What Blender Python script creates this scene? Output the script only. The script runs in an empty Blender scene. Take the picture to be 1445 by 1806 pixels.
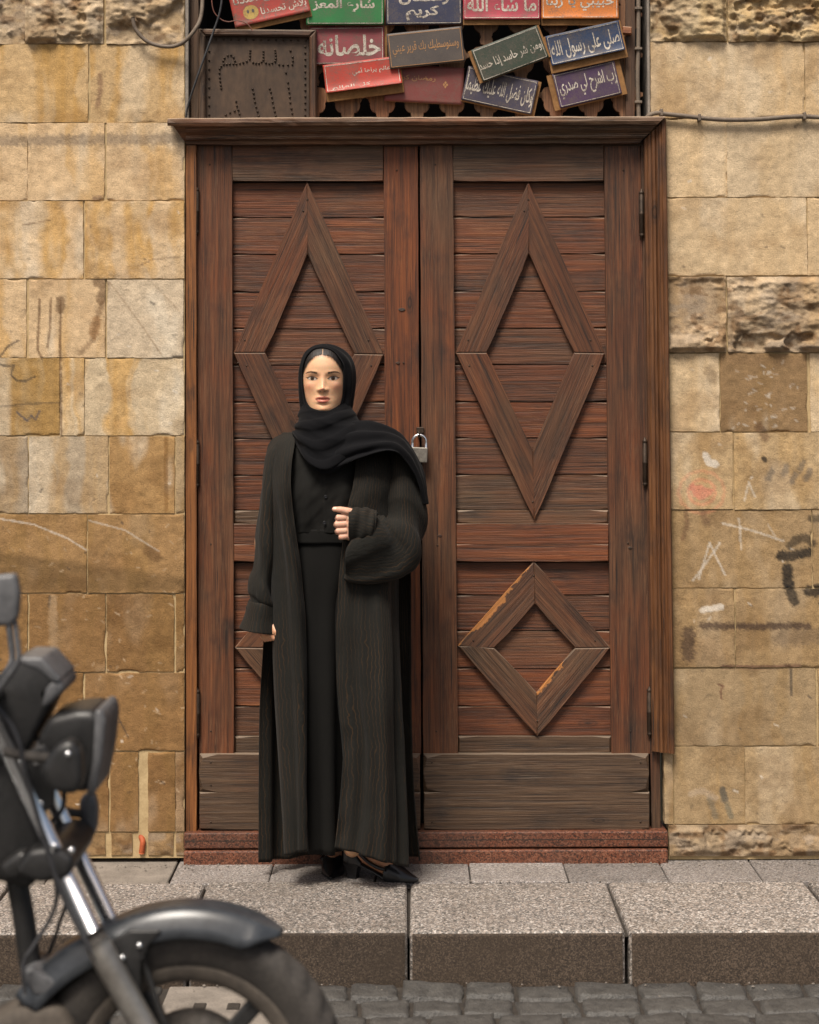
import bpy, bmesh, math, random, unicodedata
import numpy as np
from mathutils import Vector, Matrix
random.seed(7)
SC = bpy.context.scene
COL = SC.collection
# ------------------------------------------------------------ camera
F = 3180.0; PITCH = math.radians(2.0); ROLL = math.radians(-0.22); HOR = 688.0
CYP = HOR - F * math.tan(PITCH)
CAMLOC = Vector((0, -6, 1.55))
ROT = (Matrix.Rotation(math.pi / 2 + PITCH, 3, 'X') @ Matrix.Rotation(ROLL, 3, 'Z'))
cd = bpy.data.cameras.new('camera'); cam = bpy.data.objects.new('camera', cd); COL.objects.link(cam)
cam.matrix_world = Matrix.Translation(CAMLOC) @ ROT.to_4x4()
cd.sensor_fit = 'HORIZONTAL'; cd.sensor_width = 36; cd.lens = F / 1445 * 36
cd.shift_y = -(903 - CYP) / 1445
cd.clip_start = 0.1; cd.clip_end = 2000
cd.dof.use_dof = True; cd.dof.focus_distance = 5.72; cd.dof.aperture_fstop = 3.0
SC.camera = cam
# ------------------------------------------------------------ light
SUN_EL, SUN_AZ = 60, 203          # azimuth measured from +Y clockwise: behind the camera, a little to its left
w = bpy.data.worlds.new('World'); SC.world = w; w.use_nodes = True
nt = w.node_tree; bg = nt.nodes['Background']
sky = nt.nodes.new('ShaderNodeTexSky'); sky.sky_type = 'NISHITA'; sky.sun_disc = False
sky.sun_elevation = math.radians(SUN_EL); sky.sun_rotation = math.radians(SUN_AZ)
sky.dust_density = 4.0; sky.ozone_density = 0.6; sky.air_density = 0.8
wb = nt.nodes.new('ShaderNodeMix'); wb.data_type = 'RGBA'; wb.blend_type = 'MULTIPLY'; wb.inputs[0].default_value = 1   # the camera's warm white balance
wb.inputs[7].default_value = (1.0, .92, .80, 1)
nt.links.new(sky.outputs[0], wb.inputs[6]); nt.links.new(wb.outputs[2], bg.inputs[0]); bg.inputs[1].default_value = 0.072
sd = bpy.data.lights.new('sun', 'SUN'); sun = bpy.data.objects.new('sun', sd); COL.objects.link(sun)
sd.energy = 2.6; sd.angle = math.radians(20); sd.color = (1, .94, .85)
el, az = math.radians(SUN_EL), math.radians(SUN_AZ)
sdir = Vector((math.sin(az) * math.cos(el), math.cos(az) * math.cos(el), math.sin(el)))
sun.rotation_euler = sdir.to_track_quat('Z', 'Y').to_euler()
SC.view_settings.view_transform = 'Standard'; SC.view_settings.look = 'None'
SC.view_settings.exposure = 0.92; SC.view_settings.gamma = 1.0
SC.cycles.max_bounces = 6

# ------------------------------------------------------------ pixel <-> place
def P(px, py, Y=0.0):
    d = ROT @ Vector(((px - 722.5) / F, -(py - CYP) / F, -1))
    return CAMLOC + d * ((Y - CAMLOC.y) / d.y)
def G(px, py, z=0.0):
    d = ROT @ Vector(((px - 722.5) / F, -(py - CYP) / F, -1))
    return CAMLOC + d * ((z - CAMLOC.z) / d.z)
RN = np.array(ROT)
def proj(V):
    d = (np.asarray(V) - np.array(CAMLOC)) @ RN
    return 722.5 + F * d[..., 0] / -d[..., 2], CYP - F * d[..., 1] / -d[..., 2]

# ------------------------------------------------------------ numpy noise
def _h(i, j, s):
    n = (i.astype(np.int64) * 374761393 + j.astype(np.int64) * 668265263 + s * 2147483647) & 0xffffffff
    n = ((n ^ (n >> 13)) * 1274126177) & 0xffffffff
    return ((n ^ (n >> 16)) & 0xffff) / 65535.0
def vn(x, y, s=0):
    i, j = np.floor(x), np.floor(y); fx, fy = x - i, y - j
    fx = fx * fx * (3 - 2 * fx); fy = fy * fy * (3 - 2 * fy)
    a, b, c, d = _h(i, j, s), _h(i + 1, j, s), _h(i, j + 1, s), _h(i + 1, j + 1, s)
    return (a * (1 - fx) + b * fx) * (1 - fy) + (c * (1 - fx) + d * fx) * fy
def fbm(x, y, o=4, s=0):
    t = 0; a = .5; n = 0
    for k in range(o):
        t = t + a * vn(x * 2 ** k, y * 2 ** k, s + k * 17); n += a; a *= .5
    return t / n
def sst(a, b, x):
    t = np.clip((x - a) / (b - a), 0, 1); return t * t * (3 - 2 * t)

# ------------------------------------------------------------ objects
def link(name, me, mat=None, parent=None, loc=None, rot=None, smooth=False):
    o = bpy.data.objects.new(name, me); COL.objects.link(o)
    if mat is not None and me is not None and not me.materials: me.materials.append(mat)
    if loc is not None: o.location = loc
    if rot is not None: o.rotation_euler = rot
    if parent is not None: o.parent = parent
    if smooth and me is not None: me.polygons.foreach_set('use_smooth', [True] * len(me.polygons))
    return o
def thing(name, label, cat, loc=(0, 0, 0), group=None):
    o = bpy.data.objects.new(name, None); COL.objects.link(o); o.location = loc; o.empty_display_size = .1
    return tag(o, label, cat, group)
def tag(o, label, cat, group=None, kind=None):
    if label: o['label'] = label
    if cat: o['category'] = cat
    if group: o['group'] = group
    if kind: o['kind'] = kind
    return o
def loc_of(parent):
    v = Vector((0, 0, 0))
    while parent is not None: v += parent.location; parent = parent.parent
    return v
def mesh(V, Fc):
    me = bpy.data.meshes.new('m'); me.from_pydata([tuple(v) for v in V], [], Fc); me.update(); return me
def bm_me(bm):
    bmesh.ops.recalc_face_normals(bm, faces=bm.faces)
    me = bpy.data.meshes.new('m'); bm.to_mesh(me); bm.free(); return me
def grid(V, closed=False, col=None, uv=None, smooth=True, capends=False):
    """V (n,m,3) -> mesh; closed wraps the second axis"""
    n, m = V.shape[:2]; me = bpy.data.meshes.new('m')
    idx = np.arange(n * m).reshape(n, m)
    if closed:
        a = idx[:-1]; b = idx[1:]
        q = np.stack([a, np.roll(a, -1, 1), np.roll(b, -1, 1), b], -1).reshape(-1, 4)
    else:
        q = np.stack([idx[:-1, :-1], idx[:-1, 1:], idx[1:, 1:], idx[1:, :-1]], -1).reshape(-1, 4)
    faces = q.tolist()
    if capends and closed: faces += [idx[0].tolist(), idx[-1][::-1].tolist()]
    me.from_pydata(V.reshape(-1, 3).tolist(), [], faces)
    if col is not None:
        at = me.color_attributes.new('Col', 'FLOAT_COLOR', 'POINT')
        c = np.ones((n * m, 4)); c[:, :3] = col.reshape(-1, 3); at.data.foreach_set('color', c.ravel())
    if uv is not None:
        ul = me.uv_layers.new(name='UVMap'); li = np.zeros(len(me.loops), int); me.loops.foreach_get('vertex_index', li)
        ul.data.foreach_set('uv', uv.reshape(-1, 2)[li].ravel())
    if smooth: me.polygons.foreach_set('use_smooth', [True] * len(me.polygons))
    me.update(); return me
def box_me(sx, sy, sz, bev=0.0, seg=1):
    bm = bmesh.new(); bmesh.ops.create_cube(bm, size=1)
    for v in bm.verts: v.co = (v.co.x * sx, v.co.y * sy, v.co.z * sz)
    if bev: bmesh.ops.bevel(bm, geom=bm.edges[:], offset=bev, segments=seg, affect='EDGES', profile=.5)
    return bm_me(bm)
def box(name, x0, x1, y0, y1, z0, z1, mat, parent=None, bev=0.0, seg=1):
    c = Vector(((x0 + x1) / 2, (y0 + y1) / 2, (z0 + z1) / 2))
    return link(name, box_me(abs(x1 - x0), abs(y1 - y0), abs(z1 - z0), bev, seg), mat, parent, c - loc_of(parent))
def tube_V(pts, r, n=10):
    pts = [Vector(p) for p in pts]; R = r if hasattr(r, '__len__') else [r] * len(pts); out = []
    up = None
    for i, p in enumerate(pts):
        t = (pts[min(i + 1, len(pts) - 1)] - pts[max(i - 1, 0)]).normalized()
        if up is None: up = t.orthogonal().normalized()
        up = (up - t * up.dot(t)).normalized(); s = t.cross(up)
        out.append([list(p + (up * math.cos(a) + s * math.sin(a)) * R[i]) for a in [2 * math.pi * k / n for k in range(n)]])
    return np.array(out)
def tube(name, pts, r, mat, parent=None, n=10, smoothpath=0):
    if smoothpath: pts = [Vector(p) for p in crs(np.array([list(p) for p in pts]), smoothpath)]
    L = loc_of(parent); c = Vector(pts[0]) if parent is None else Vector((0, 0, 0))
    V = tube_V(pts, r, n) - np.array(L + c)
    return link(name, grid(V, closed=True, capends=True), mat, parent, c if parent is None else None)
def crs(C, n):
    """uniform Catmull-Rom resample of control points (k,d) to n"""
    C = np.asarray(C, float); k = len(C)
    if k == 1: return np.repeat(C, n, 0)
    E = np.vstack([2 * C[0] - C[1], C, 2 * C[-1] - C[-2]])
    t = np.linspace(0, k - 1, n); i = np.minimum(t.astype(int), k - 2); f = (t - i)[:, None]
    p0, p1, p2, p3 = E[i], E[i + 1], E[i + 2], E[i + 3]
    return .5 * (2 * p1 + (p2 - p0) * f + (2 * p0 - 5 * p1 + 4 * p2 - p3) * f ** 2 + (3 * p1 - p0 - 3 * p2 + p3) * f ** 3)
def prism(name, poly, y0, y1, mat, parent=None, ang=0.0, bev=0.0, seg=1, jit=0.0, step=0.06):
    """polygon [(x,z)] in the wall plane, from front y0 to back y1; local X turned by ang (grain direction)"""
    pts = [Vector((a, b)) for a, b in poly]; c = sum(pts, Vector((0, 0))) / len(pts)
    if jit:
        q = []
        for i, p in enumerate(pts):
            e = pts[(i + 1) % len(pts)]; L = (e - p).length; k = max(1, int(L / step)); nrm = Vector((-(e - p).y, (e - p).x)).normalized()
            for j in range(k): q.append(p.lerp(e, j / k) + (nrm * random.uniform(-jit, jit) if j else Vector((0, 0))))
        pts = q
    ca, sa = math.cos(-ang), math.sin(-ang)
    loc = [((p.x - c.x) * ca - (p.y - c.y) * sa, (p.x - c.x) * sa + (p.y - c.y) * ca) for p in pts]
    bm = bmesh.new(); h = (y1 - y0) / 2
    fr = [bm.verts.new((a, -h, b)) for a, b in loc]; bk = [bm.verts.new((a, h, b)) for a, b in loc]
    f = bm.faces.new(fr); bm.faces.new(bk[::-1]); n = len(fr)
    for i in range(n): bm.faces.new((fr[i], bk[i], bk[(i + 1) % n], fr[(i + 1) % n]))
    if bev: bmesh.ops.bevel(bm, geom=list(f.edges), offset=bev, segments=seg, affect='EDGES', profile=.5)
    o = link(name, bm_me(bm), mat, parent, Vector((c.x, (y0 + y1) / 2, c.y)) - loc_of(parent), (0, -ang, 0))
    return o
def px_poly(pts, Y): return [(p.x, p.z) for p in (P(a, b, Y) for a, b in pts)]
def lathe(prof, n=16):
    """profile [(r,z)] about local Z"""
    V = np.array([[[r * math.cos(2 * math.pi * k / n), r * math.sin(2 * math.pi * k / n), z] for k in range(n)] for r, z in prof])
    return grid(V, closed=True, capends=True)

# ------------------------------------------------------------ materials
class NT:
    def __init__(s, name):
        s.m = bpy.data.materials.new(name); s.m.use_nodes = True; s.t = s.m.node_tree
        s.b = s.t.nodes['Principled BSDF']
    def n(s, ty, **k):
        x = s.t.nodes.new('ShaderNode' + ty)
        for a, v in k.items(): setattr(x, a, v)
        return x
    def l(s, a, b): s.t.links.new(a, b)
    def set(s, node, i, v):
        if isinstance(v, bpy.types.NodeSocket): s.l(v, node.inputs[i])
        else: node.inputs[i].default_value = v
    def math(s, op, a, b=0.0, c=None, clamp=False):
        x = s.n('Math', operation=op, use_clamp=clamp); s.set(x, 0, a); s.set(x, 1, b)
        if c is not None: s.set(x, 2, c)
        return x.outputs[0]
    def vmul(s, v, sc):
        x = s.n('VectorMath', operation='MULTIPLY'); s.set(x, 0, v); s.set(x, 1, sc); return x.outputs[0]
    def vadd(s, v, o):
        x = s.n('VectorMath', operation='ADD'); s.set(x, 0, v); s.set(x, 1, o); return x.outputs[0]
    def noise(s, v, scale=1.0, detail=4, rough=.55, dist=0.0):
        x = s.n('TexNoise'); s.set(x, 'Vector', v); s.set(x, 'Scale', scale); s.set(x, 'Detail', detail); s.set(x, 'Roughness', rough); s.set(x, 'Distortion', dist)
        return x.outputs['Fac']
    def ramp(s, f, stops):
        x = s.n('ValToRGB'); s.l(f, x.inputs[0]); e = x.color_ramp.elements
        while len(e) < len(stops): e.new(.5)
        for k, (p, c) in enumerate(stops):
            e[k].position = p; e[k].color = (c[0], c[1], c[2], 1) if hasattr(c, '__len__') else (c, c, c, 1)
        return x.outputs[0]
    def mix(s, f, a, b, mode='MIX'):
        x = s.n('Mix', data_type='RGBA', blend_type=mode); s.set(x, 0, f)
        for i, v in ((6, a), (7, b)):
            s.set(x, i, v if isinstance(v, bpy.types.NodeSocket) else (v[0], v[1], v[2], 1))
        return x.outputs[2]
    def bump(s, h, strength=.5, dist=.01, nrm=None):
        x = s.n('Bump'); s.set(x, 'Strength', strength); s.set(x, 'Distance', dist); s.l(h, x.inputs['Height'])
        if nrm is not None: s.l(nrm, x.inputs['Normal'])
        return x.outputs[0]
    def objv(s):
        tc = s.n('TexCoord'); oi = s.n('ObjectInfo'); c = s.n('CombineXYZ')
        for i, k in enumerate((37.1, 91.7, 53.3)): s.l(s.math('MULTIPLY', oi.outputs['Random'], k), c.inputs[i])
        return s.vadd(tc.outputs['Object'], c.outputs[0]), oi
    def fin(s, col=None, rough=None, nrm=None, **k):
        if col is not None: s.set(s.b, 'Base Color', col if isinstance(col, bpy.types.NodeSocket) else (*col, 1))
        if rough is not None: s.set(s.b, 'Roughness', rough)
        if nrm is not None: s.l(nrm, s.b.inputs['Normal'])
        for a, v in k.items(): s.set(s.b, a.replace('_', ' '), v)
        return s.m
def attr(s, name, ty='OBJECT'):
    a = s.n('Attribute', attribute_type=ty, attribute_name=name); return a
def wood_mat(name, wear=0, orange=0):
    s = NT(name); v, oi = s.objv()
    tone = attr(s, 'tone').outputs['Fac']; lum = attr(s, 'lum').outputs['Fac']
    g1 = s.noise(s.vmul(v, (1.6, 62, 62)), 1, 6, .68, .1)
    g2 = s.noise(s.vmul(v, (5, 260, 260)), 1, 3, .65)
    rg = s.noise(s.vmul(v, (.55, 7, 7)), 1, 2, .5, .15)
    rings = s.math('MULTIPLY', s.math('ADD', s.math('SINE', s.math('MULTIPLY', rg, 95.0)), 1.0), .5)
    big = s.noise(s.vmul(v, (2.4, 5, 5)), 1, 3, .6)
    grain = s.math('ADD', s.math('ADD', s.math('MULTIPLY', g1, .56), s.math('MULTIPLY', g2, .40)), s.math('MULTIPLY', rings, .07))
    red = s.ramp(grain, [(.32, (.014, .0055, .0025)), (.44, (.068, .0195, .0058)), (.58, (.135, .036, .0088)), (.74, (.225, .070, .017))])
    gry = s.ramp(grain, [(.32, (.013, .0080, .0048)), (.44, (.050, .0262, .0128)), (.58, (.082, .045, .0225)), (.74, (.140, .084, .045))])
    f = s.math('ADD', s.math('MULTIPLY', s.math('SUBTRACT', big, .5), 2.0), tone, clamp=True)
    col = s.mix(f, gry, red)
    if orange: col = s.mix(orange, col, s.ramp(grain, [(.32, (.05, .018, .005)), (.5, (.20, .072, .016)), (.74, (.36, .15, .040))]))
    # dark soot blotches and knots
    bl = s.noise(s.vmul(v, (5, 9, 9)), 1, 4, .65)
    col = s.mix(s.math('MULTIPLY', s.math('SUBTRACT', bl, .54), 4.0, clamp=True), col, s.mix(.82, col, (.010, .007, .006)))
    g3 = s.noise(s.vmul(v, (16, 430, 430)), 1, 2, .6); g4 = s.noise(s.vmul(v, (3, 11, 11)), 1, 3, .6)
    fk = s.math('MULTIPLY', s.math('MULTIPLY', s.math('SUBTRACT', g3, .52), 7.0, clamp=True), s.math('MULTIPLY', s.math('SUBTRACT', g4, .36), 3.5, clamp=True))
    col = s.mix(s.math('MULTIPLY', fk, .38), col, s.mix(tone, (.19, .135, .088), (.26, .115, .045)))
    cr = s.noise(s.vmul(v, (4, 330, 330)), 1, 2, .5)
    col = s.mix(s.math('MULTIPLY', s.math('SUBTRACT', cr, .60), 9.0, clamp=True), col, (.006, .004, .003))
    kv = s.n('TexVoronoi'); s.l(s.vmul(v, (2.3, 6.5, 6.5)), kv.inputs['Vector']); kv.inputs['Scale'].default_value = 1.0; kv.inputs['Randomness'].default_value = 1.0
    kd = s.math('ADD', kv.outputs['Distance'], s.math('MULTIPLY', g4, .08)); km = s.math('MULTIPLY', s.math('SUBTRACT', .155, kd), 14.0, clamp=True)
    kr = s.math('MULTIPLY', s.math('ADD', s.math('SINE', s.math('MULTIPLY', kd, 170.0)), 1.0), .5)
    col = s.mix(s.math('MULTIPLY', km, s.math('ADD', .35, s.math('MULTIPLY', kr, .5))), col, (.014, .007, .004))
    # dust held by upward faces
    ge = s.n('NewGeometry'); sx = s.n('SeparateXYZ'); s.l(ge.outputs['Normal'], sx.inputs[0])
    dz = s.math('MULTIPLY', s.math('SUBTRACT', sx.outputs[2], .25), 1.5, clamp=True)
    col = s.mix(s.math('MULTIPLY', dz, .6), col, (.26, .20, .145))
    if wear:
        tc = s.n('TexCoord'); so = s.n('SeparateXYZ'); s.l(tc.outputs['Object'], so.inputs[0])
        nn = s.noise(tc.outputs['Object'], 28, 5, .6); sgn = 1.0 if wear > 0 else -1.0
        q = s.math('ADD', s.math('MULTIPLY', so.outputs[2], 26.0 * sgn), s.math('MULTIPLY', nn, 1.6))
        q = s.math('ADD', q, s.math('MULTIPLY', s.math('ABSOLUTE', s.math('ADD', so.outputs[0], .01)), -2.4))
        q = s.math('MULTIPLY', s.math('SUBTRACT', q, abs(wear)), 12.0, clamp=True)
        col = s.mix(q, col, s.mix(g2, (.30, .11, .025), (.42, .18, .05)))
    x = s.n('Mix', data_type='RGBA', blend_type='MULTIPLY'); x.inputs[0].default_value = 1; s.l(col, x.inputs[6]); s.l(lum, x.inputs[7])
    hh = s.math('ADD', s.math('MULTIPLY', g2, .5), s.math('MULTIPLY', g1, .8))
    nb = s.bump(hh, .8, .005)
    return s.fin(x.outputs[2], s.math('ADD', .48, s.math('MULTIPLY', g1, .3)), nb)
M = {}
M['wood'] = wood_mat('old_wood'); M['wood_orange'] = wood_mat('orange_brown_wood', 0, .8); M['wood_tan'] = wood_mat('orange_tinted_wood', 0, .42); M['wood_wear'] = wood_mat('old_wood_chipped', 1.55); M['wood_wear2'] = wood_mat('old_wood_chipped_inner', 1.75)
def stone_mat():
    s = NT('sandstone'); tc = s.n('TexCoord'); v = tc.outputs['Object']
    a = attr(s, 'Col', 'GEOMETRY').outputs['Color']
    n1 = s.noise(v, 38, 6, .65); n2 = s.noise(v, 230, 3, .6); n3 = s.noise(v, 9, 4, .6)
    n4 = s.noise(v, 520, 2, .7)
    k = s.math('ADD', s.math('ADD', s.math('MULTIPLY', n1, .75), s.math('MULTIPLY', n2, .85)), s.math('ADD', s.math('MULTIPLY', n4, .7), -.15))
    k = s.math('MULTIPLY', k, s.math('ADD', .82, s.math('MULTIPLY', n3, .36)))
    x = s.n('Mix', data_type='RGBA', blend_type='MULTIPLY'); x.inputs[0].default_value = 1; s.l(a, x.inputs[6]); s.l(k, x.inputs[7])
    pit = s.n('TexVoronoi'); s.l(v, pit.inputs['Vector']); pit.inputs['Scale'].default_value = 24
    pm = s.math('MULTIPLY', s.math('SUBTRACT', .10, s.math('ADD', pit.outputs['Distance'], s.math('MULTIPLY', n3, .12))), 14.0, clamp=True)
    col = s.mix(s.math('MULTIPLY', pm, .75), x.outputs[2], (.07, .045, .03))
    h = s.math('SUBTRACT', s.math('ADD', s.math('MULTIPLY', n1, 1.0), s.math('MULTIPLY', n2, .5)), pm)
    return s.fin(col, .9, s.bump(h, .7, .004), Specular_IOR_Level=.2)
M['stone'] = stone_mat()
def noisy(name, c0, c1, scale=40, rough=.8, bump=.3, dist=.004, scale2=None, metal=0, spec=None, c2=None, stretch=(1, 1, 1)):
    s = NT(name); v, oi = s.objv(); v = s.vmul(v, stretch)
    n1 = s.noise(v, scale, 5, .6); n2 = s.noise(v, scale2 or scale * 6, 3, .6)
    f = s.math('ADD', s.math('MULTIPLY', n1, .6), s.math('MULTIPLY', n2, .4))
    st = [(.33, c0), (.66, c1)] + ([(.8, c2)] if c2 else [])
    col = s.ramp(f, st)
    kw = {'Metallic': metal}
    if spec is not None: kw['Specular_IOR_Level'] = spec
    return s.fin(col, rough, s.bump(f, bump, dist), **kw)
M['mortar'] = noisy('lime_mortar', (.34, .24, .12), (.52, .39, .21), 25, .95)
M['interior'] = noisy('dark_interior', (.004, .003, .003), (.008, .006, .005), 5, 1.0, 0)  # near-black: the darkness of the unlit space is put into the colour
def granite(name, cols, scale, rough=.75, dirt=(.10, .085, .07), dirtf=.5, lines=False):
    s = NT(name); v, oi = s.objv()
    vo = s.n('TexVoronoi'); s.l(v, vo.inputs['Vector']); vo.inputs['Scale'].default_value = scale
    sp = s.n('SeparateColor'); s.l(vo.outputs['Color'], sp.inputs[0])
    col = s.ramp(sp.outputs[0], cols)
    n1 = s.noise(v, 5, 5, .65); n2 = s.noise(v, scale * 1.5, 2, .5)
    col = s.mix(s.math('MULTIPLY', s.math('SUBTRACT', n1, .42), 2.4 * dirtf, clamp=True), col, dirt)
    n5 = s.noise(v, 1.7, 4, .7); col = s.mix(s.math('MULTIPLY', s.math('SUBTRACT', n5, .50), 2.2, clamp=True), col, s.mix(.6, col, dirt))
    gum = s.n('TexVoronoi'); s.l(v, gum.inputs['Vector']); gum.inputs['Scale'].default_value = 7; gm = s.math('MULTIPLY', s.math('SUBTRACT', .085, s.math('ADD', gum.outputs['Distance'], s.math('MULTIPLY', n1, .06))), 40.0, clamp=True); col = s.mix(s.math('MULTIPLY', gm, .6), col, (.05, .045, .04))
    x = s.n('Mix', data_type='RGBA', blend_type='MULTIPLY'); x.inputs[0].default_value = 1; s.l(col, x.inputs[6])
    s.l(s.math('ADD', .70, s.math('MULTIPLY', oi.outputs['Random'], .28)), x.inputs[7])
    return s.fin(x.outputs[2], rough, s.bump(n2, .35, .003))
M['granite'] = granite('grey_granite', [(0, (0.068, 0.058, 0.052)), (.3, (0.176, 0.158, 0.149)), (.55, (0.264, 0.240, 0.226)), (.8, (0.320, 0.268, 0.234)), (1, (0.464, 0.440, 0.426))], 260)
M['granite_kerb'] = granite('kerb_granite', [(0, (.035, .030, .027)), (.28, (.13, .118, .108)), (.55, (.25, .225, .205)), (.8, (.34, .275, .23)), (1, (.62, .58, .54))], 210, .7, (.11, .085, .06), .45)
M['granite_red'] = granite('red_granite', [(0, (.022, .010, .006)), (.35, (.125, .038, .017)), (.7, (.205, .064, .030)), (1, (.27, .12, .07))], 240, .5, (.07, .045, .035), .8)
M['kerb_face'] = granite('grimy_shaded_kerb_face', [(0, (.018, .012, .008)), (.35, (.048, .033, .022)), (.7, (.078, .053, .035)), (1, (.15, .11, .08))], 330, .75, (.05, .033, .02), .9)
M['concrete'] = noisy('dirty_concrete', (.11, .095, .08), (.26, .225, .19), 14, .9, .4, .006, 160)
M['sett'] = noisy('basalt_setts', (.030, .028, .026), (.092, .087, .080), 22, .55, 1.0, .012, 130, c2=(.19, .175, .16))
M['grit'] = noisy('road_grit', (.014, .011, .009), (.042, .033, .025), 30, .95, .6, .01)
M['iron'] = noisy('dark_iron', (.02, .014, .010), (.075, .05, .034), 30, .55, .3, .003, metal=.6)
M['cable'] = noisy('weathered_cable', (.10, .075, .055), (.20, .155, .115), 30, .7, .2)
M['cable_dark'] = noisy('black_cable', (.015, .015, .016), (.05, .05, .055), 30, .6, .2)
M['wire_red'] = noisy('copper_wire', (.10, .035, .022), (.17, .06, .04), 30, .6, .2)
M['steel'] = noisy('brushed_steel', (.15, .135, .115), (.30, .275, .24), 60, .5, .5, .003, 260, metal=.6)
M['chrome'] = noisy('chrome', (.80, .81, .83), (.92, .93, .95), 8, .24, .03, metal=1)
M['alu'] = noisy('grey_aluminium', (.22, .20, .18), (.38, .36, .33), 12, .42, .1, metal=.75)
M['plastic'] = noisy('black_plastic', (.010, .010, .010), (.026, .025, .025), 14, .42, .15)
M['plastic_grey'] = noisy('faded_plastic', (.055, .056, .06), (.13, .13, .135), 14, .42, .2)
M['fender'] = noisy('dusty_fender', (.014, .016, .020), (.050, .055, .062), 7, .30, .1, c2=(.11, .11, .11))
M['rubber'] = noisy('tyre_rubber', (.022, .019, .017), (.06, .052, .045), 20, .8, .35)
M['rubber_dust'] = noisy('dusty_rubber', (.045, .037, .03), (.10, .082, .065), 14, .85, .3)
M['blue'] = noisy('blue_paint', (.02, .075, .12), (.04, .13, .19), 12, .4, .1)
M['amber'] = noisy('amber_lens', (.25, .06, .01), (.34, .10, .02), 12, .25, .05)
M['glass_grey'] = noisy('lamp_glass', (.42, .42, .42), (.55, .55, .54), 10, .12, .05)
M['orange'] = noisy('orange_pipe', (.30, .06, .018), (.44, .10, .03), 30, .7, .3)
M['plaster'] = noisy('grey_plaster', (.16, .14, .12), (.30, .26, .22), 20, .9, .3)
M['board'] = noisy('brown_fibreboard', (.16, .075, .022), (.30, .15, .05), 16, .85, .2)
M['tin'] = noisy('studded_tin', (.024, .013, .007), (.088, .050, .027), 7, .65, .5, .004, 60, metal=.08, c2=(.15, .08, .04), stretch=(1, 1, .45))

# ============================================================ GROUND
ZR = -0.139                                   # road level; the pavement top is 0
ground = link('ground', mesh([(-400, -400, ZR - .03), (400, -400, ZR - .03), (400, 400, ZR - .03), (-400, 400, ZR - .03)], [(0, 1, 2, 3)]), M['grit'])
ground['kind'] = 'structure'
road = link('road', mesh([(-6, -7.5, ZR - .016), (6, -7.5, ZR - .016), (6, -.78, ZR - .016), (-6, -.78, ZR - .016)], [(0, 1, 2, 3)]), M['grit'])
road['kind'] = 'structure'
def sett_me(sx, sy, seed):
    rs = random.Random(seed); n = 9; tx, ty = rs.uniform(-.05, .05), rs.uniform(-.05, .05); V = np.zeros((n, n, 3))
    for i in range(n):
        for j in range(n):
            a, b = (-1, -.94, -.8, -.4, 0, .4, .8, .94, 1)[i], (-1, -.94, -.8, -.4, 0, .4, .8, .94, 1)[j]
            k = max(abs(a), abs(b)); edge = i in (0, n - 1) or j in (0, n - 1)
            aa, bb = a * (1 - .03 * b * b), b * (1 - .03 * a * a)
            z = .030 - .16 * max(0, k - .78) ** 2 + rs.uniform(-.0022, .0022) + tx * aa * .06 + ty * bb * .06
            V[i, j] = (aa * sx / 2 + rs.uniform(-.004, .004), bb * sy / 2 + rs.uniform(-.004, .004), z if not edge else -.01)
    return grid(V)
SETTS = [[sett_me(wd + .004, .124, k * 10 + q) for q in range(4)] for k, wd in enumerate((.135, .155, .175))]
rs = random.Random(3); row = 0; y = -.862; rest_V, rest_F = [], []
cover_x0, cover_x1 = G(285, 1770, ZR).x, G(500, 1770, ZR).x
while y > -6.6:
    x = (-2.05 if y > -1.75 else -3.2) + rs.uniform(0, .1); xm = 2.0 if y > -1.75 else 3.2
    while x < xm:
        k = rs.randrange(3); wd = (.135, .155, .175)[k]; cx = x + wd / 2; x += wd + .008
        if y > -1.22 and cover_x0 - .04 < cx < cover_x1 + .04: continue
        me = rs.choice(SETTS[k]); lo = Vector((cx, y + rs.uniform(-.006, .006), ZR - .03 + rs.uniform(-.006, .004))); rz = rs.uniform(-.05, .05) + (math.pi if rs.random() < .5 else 0)
        if y > -1.75:
            link('cobblestone', me, M['sett'], road, lo, (rs.uniform(-.03, .03), rs.uniform(-.03, .03), rz))
        else:
            b = len(rest_V); R = Matrix.Rotation(rz, 3, 'Z')
            rest_V += [R @ v.co + lo for v in me.vertices]; rest_F += [tuple(b + i for i in p.vertices) for p in me.polygons]
    y -= .126; row += 1
me = mesh(rest_V, rest_F); o = link('far_cobblestones', me, M['sett'], road, smooth=True); o['kind'] = 'stuff'
# concrete cover of the gully, seen through the front wheel
cov = thing('drain_cover', 'pale grey concrete drain cover with two small slots, set into the cobbles behind the wheel', 'drain cover', ((cover_x0 + cover_x1) / 2, -1.01, ZR))
box('slab', cover_x0, cover_x1, -1.225, -.80, ZR - .045, ZR - .006, M['concrete'], cov, .006, 2)
for a in (352, 412):
    g = G(a, 1772, ZR); box('slot', g.x - .018, g.x + .018, g.y - .025, g.y + .025, ZR - .012, ZR - .003, M['grit'], cov, .003)
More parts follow.
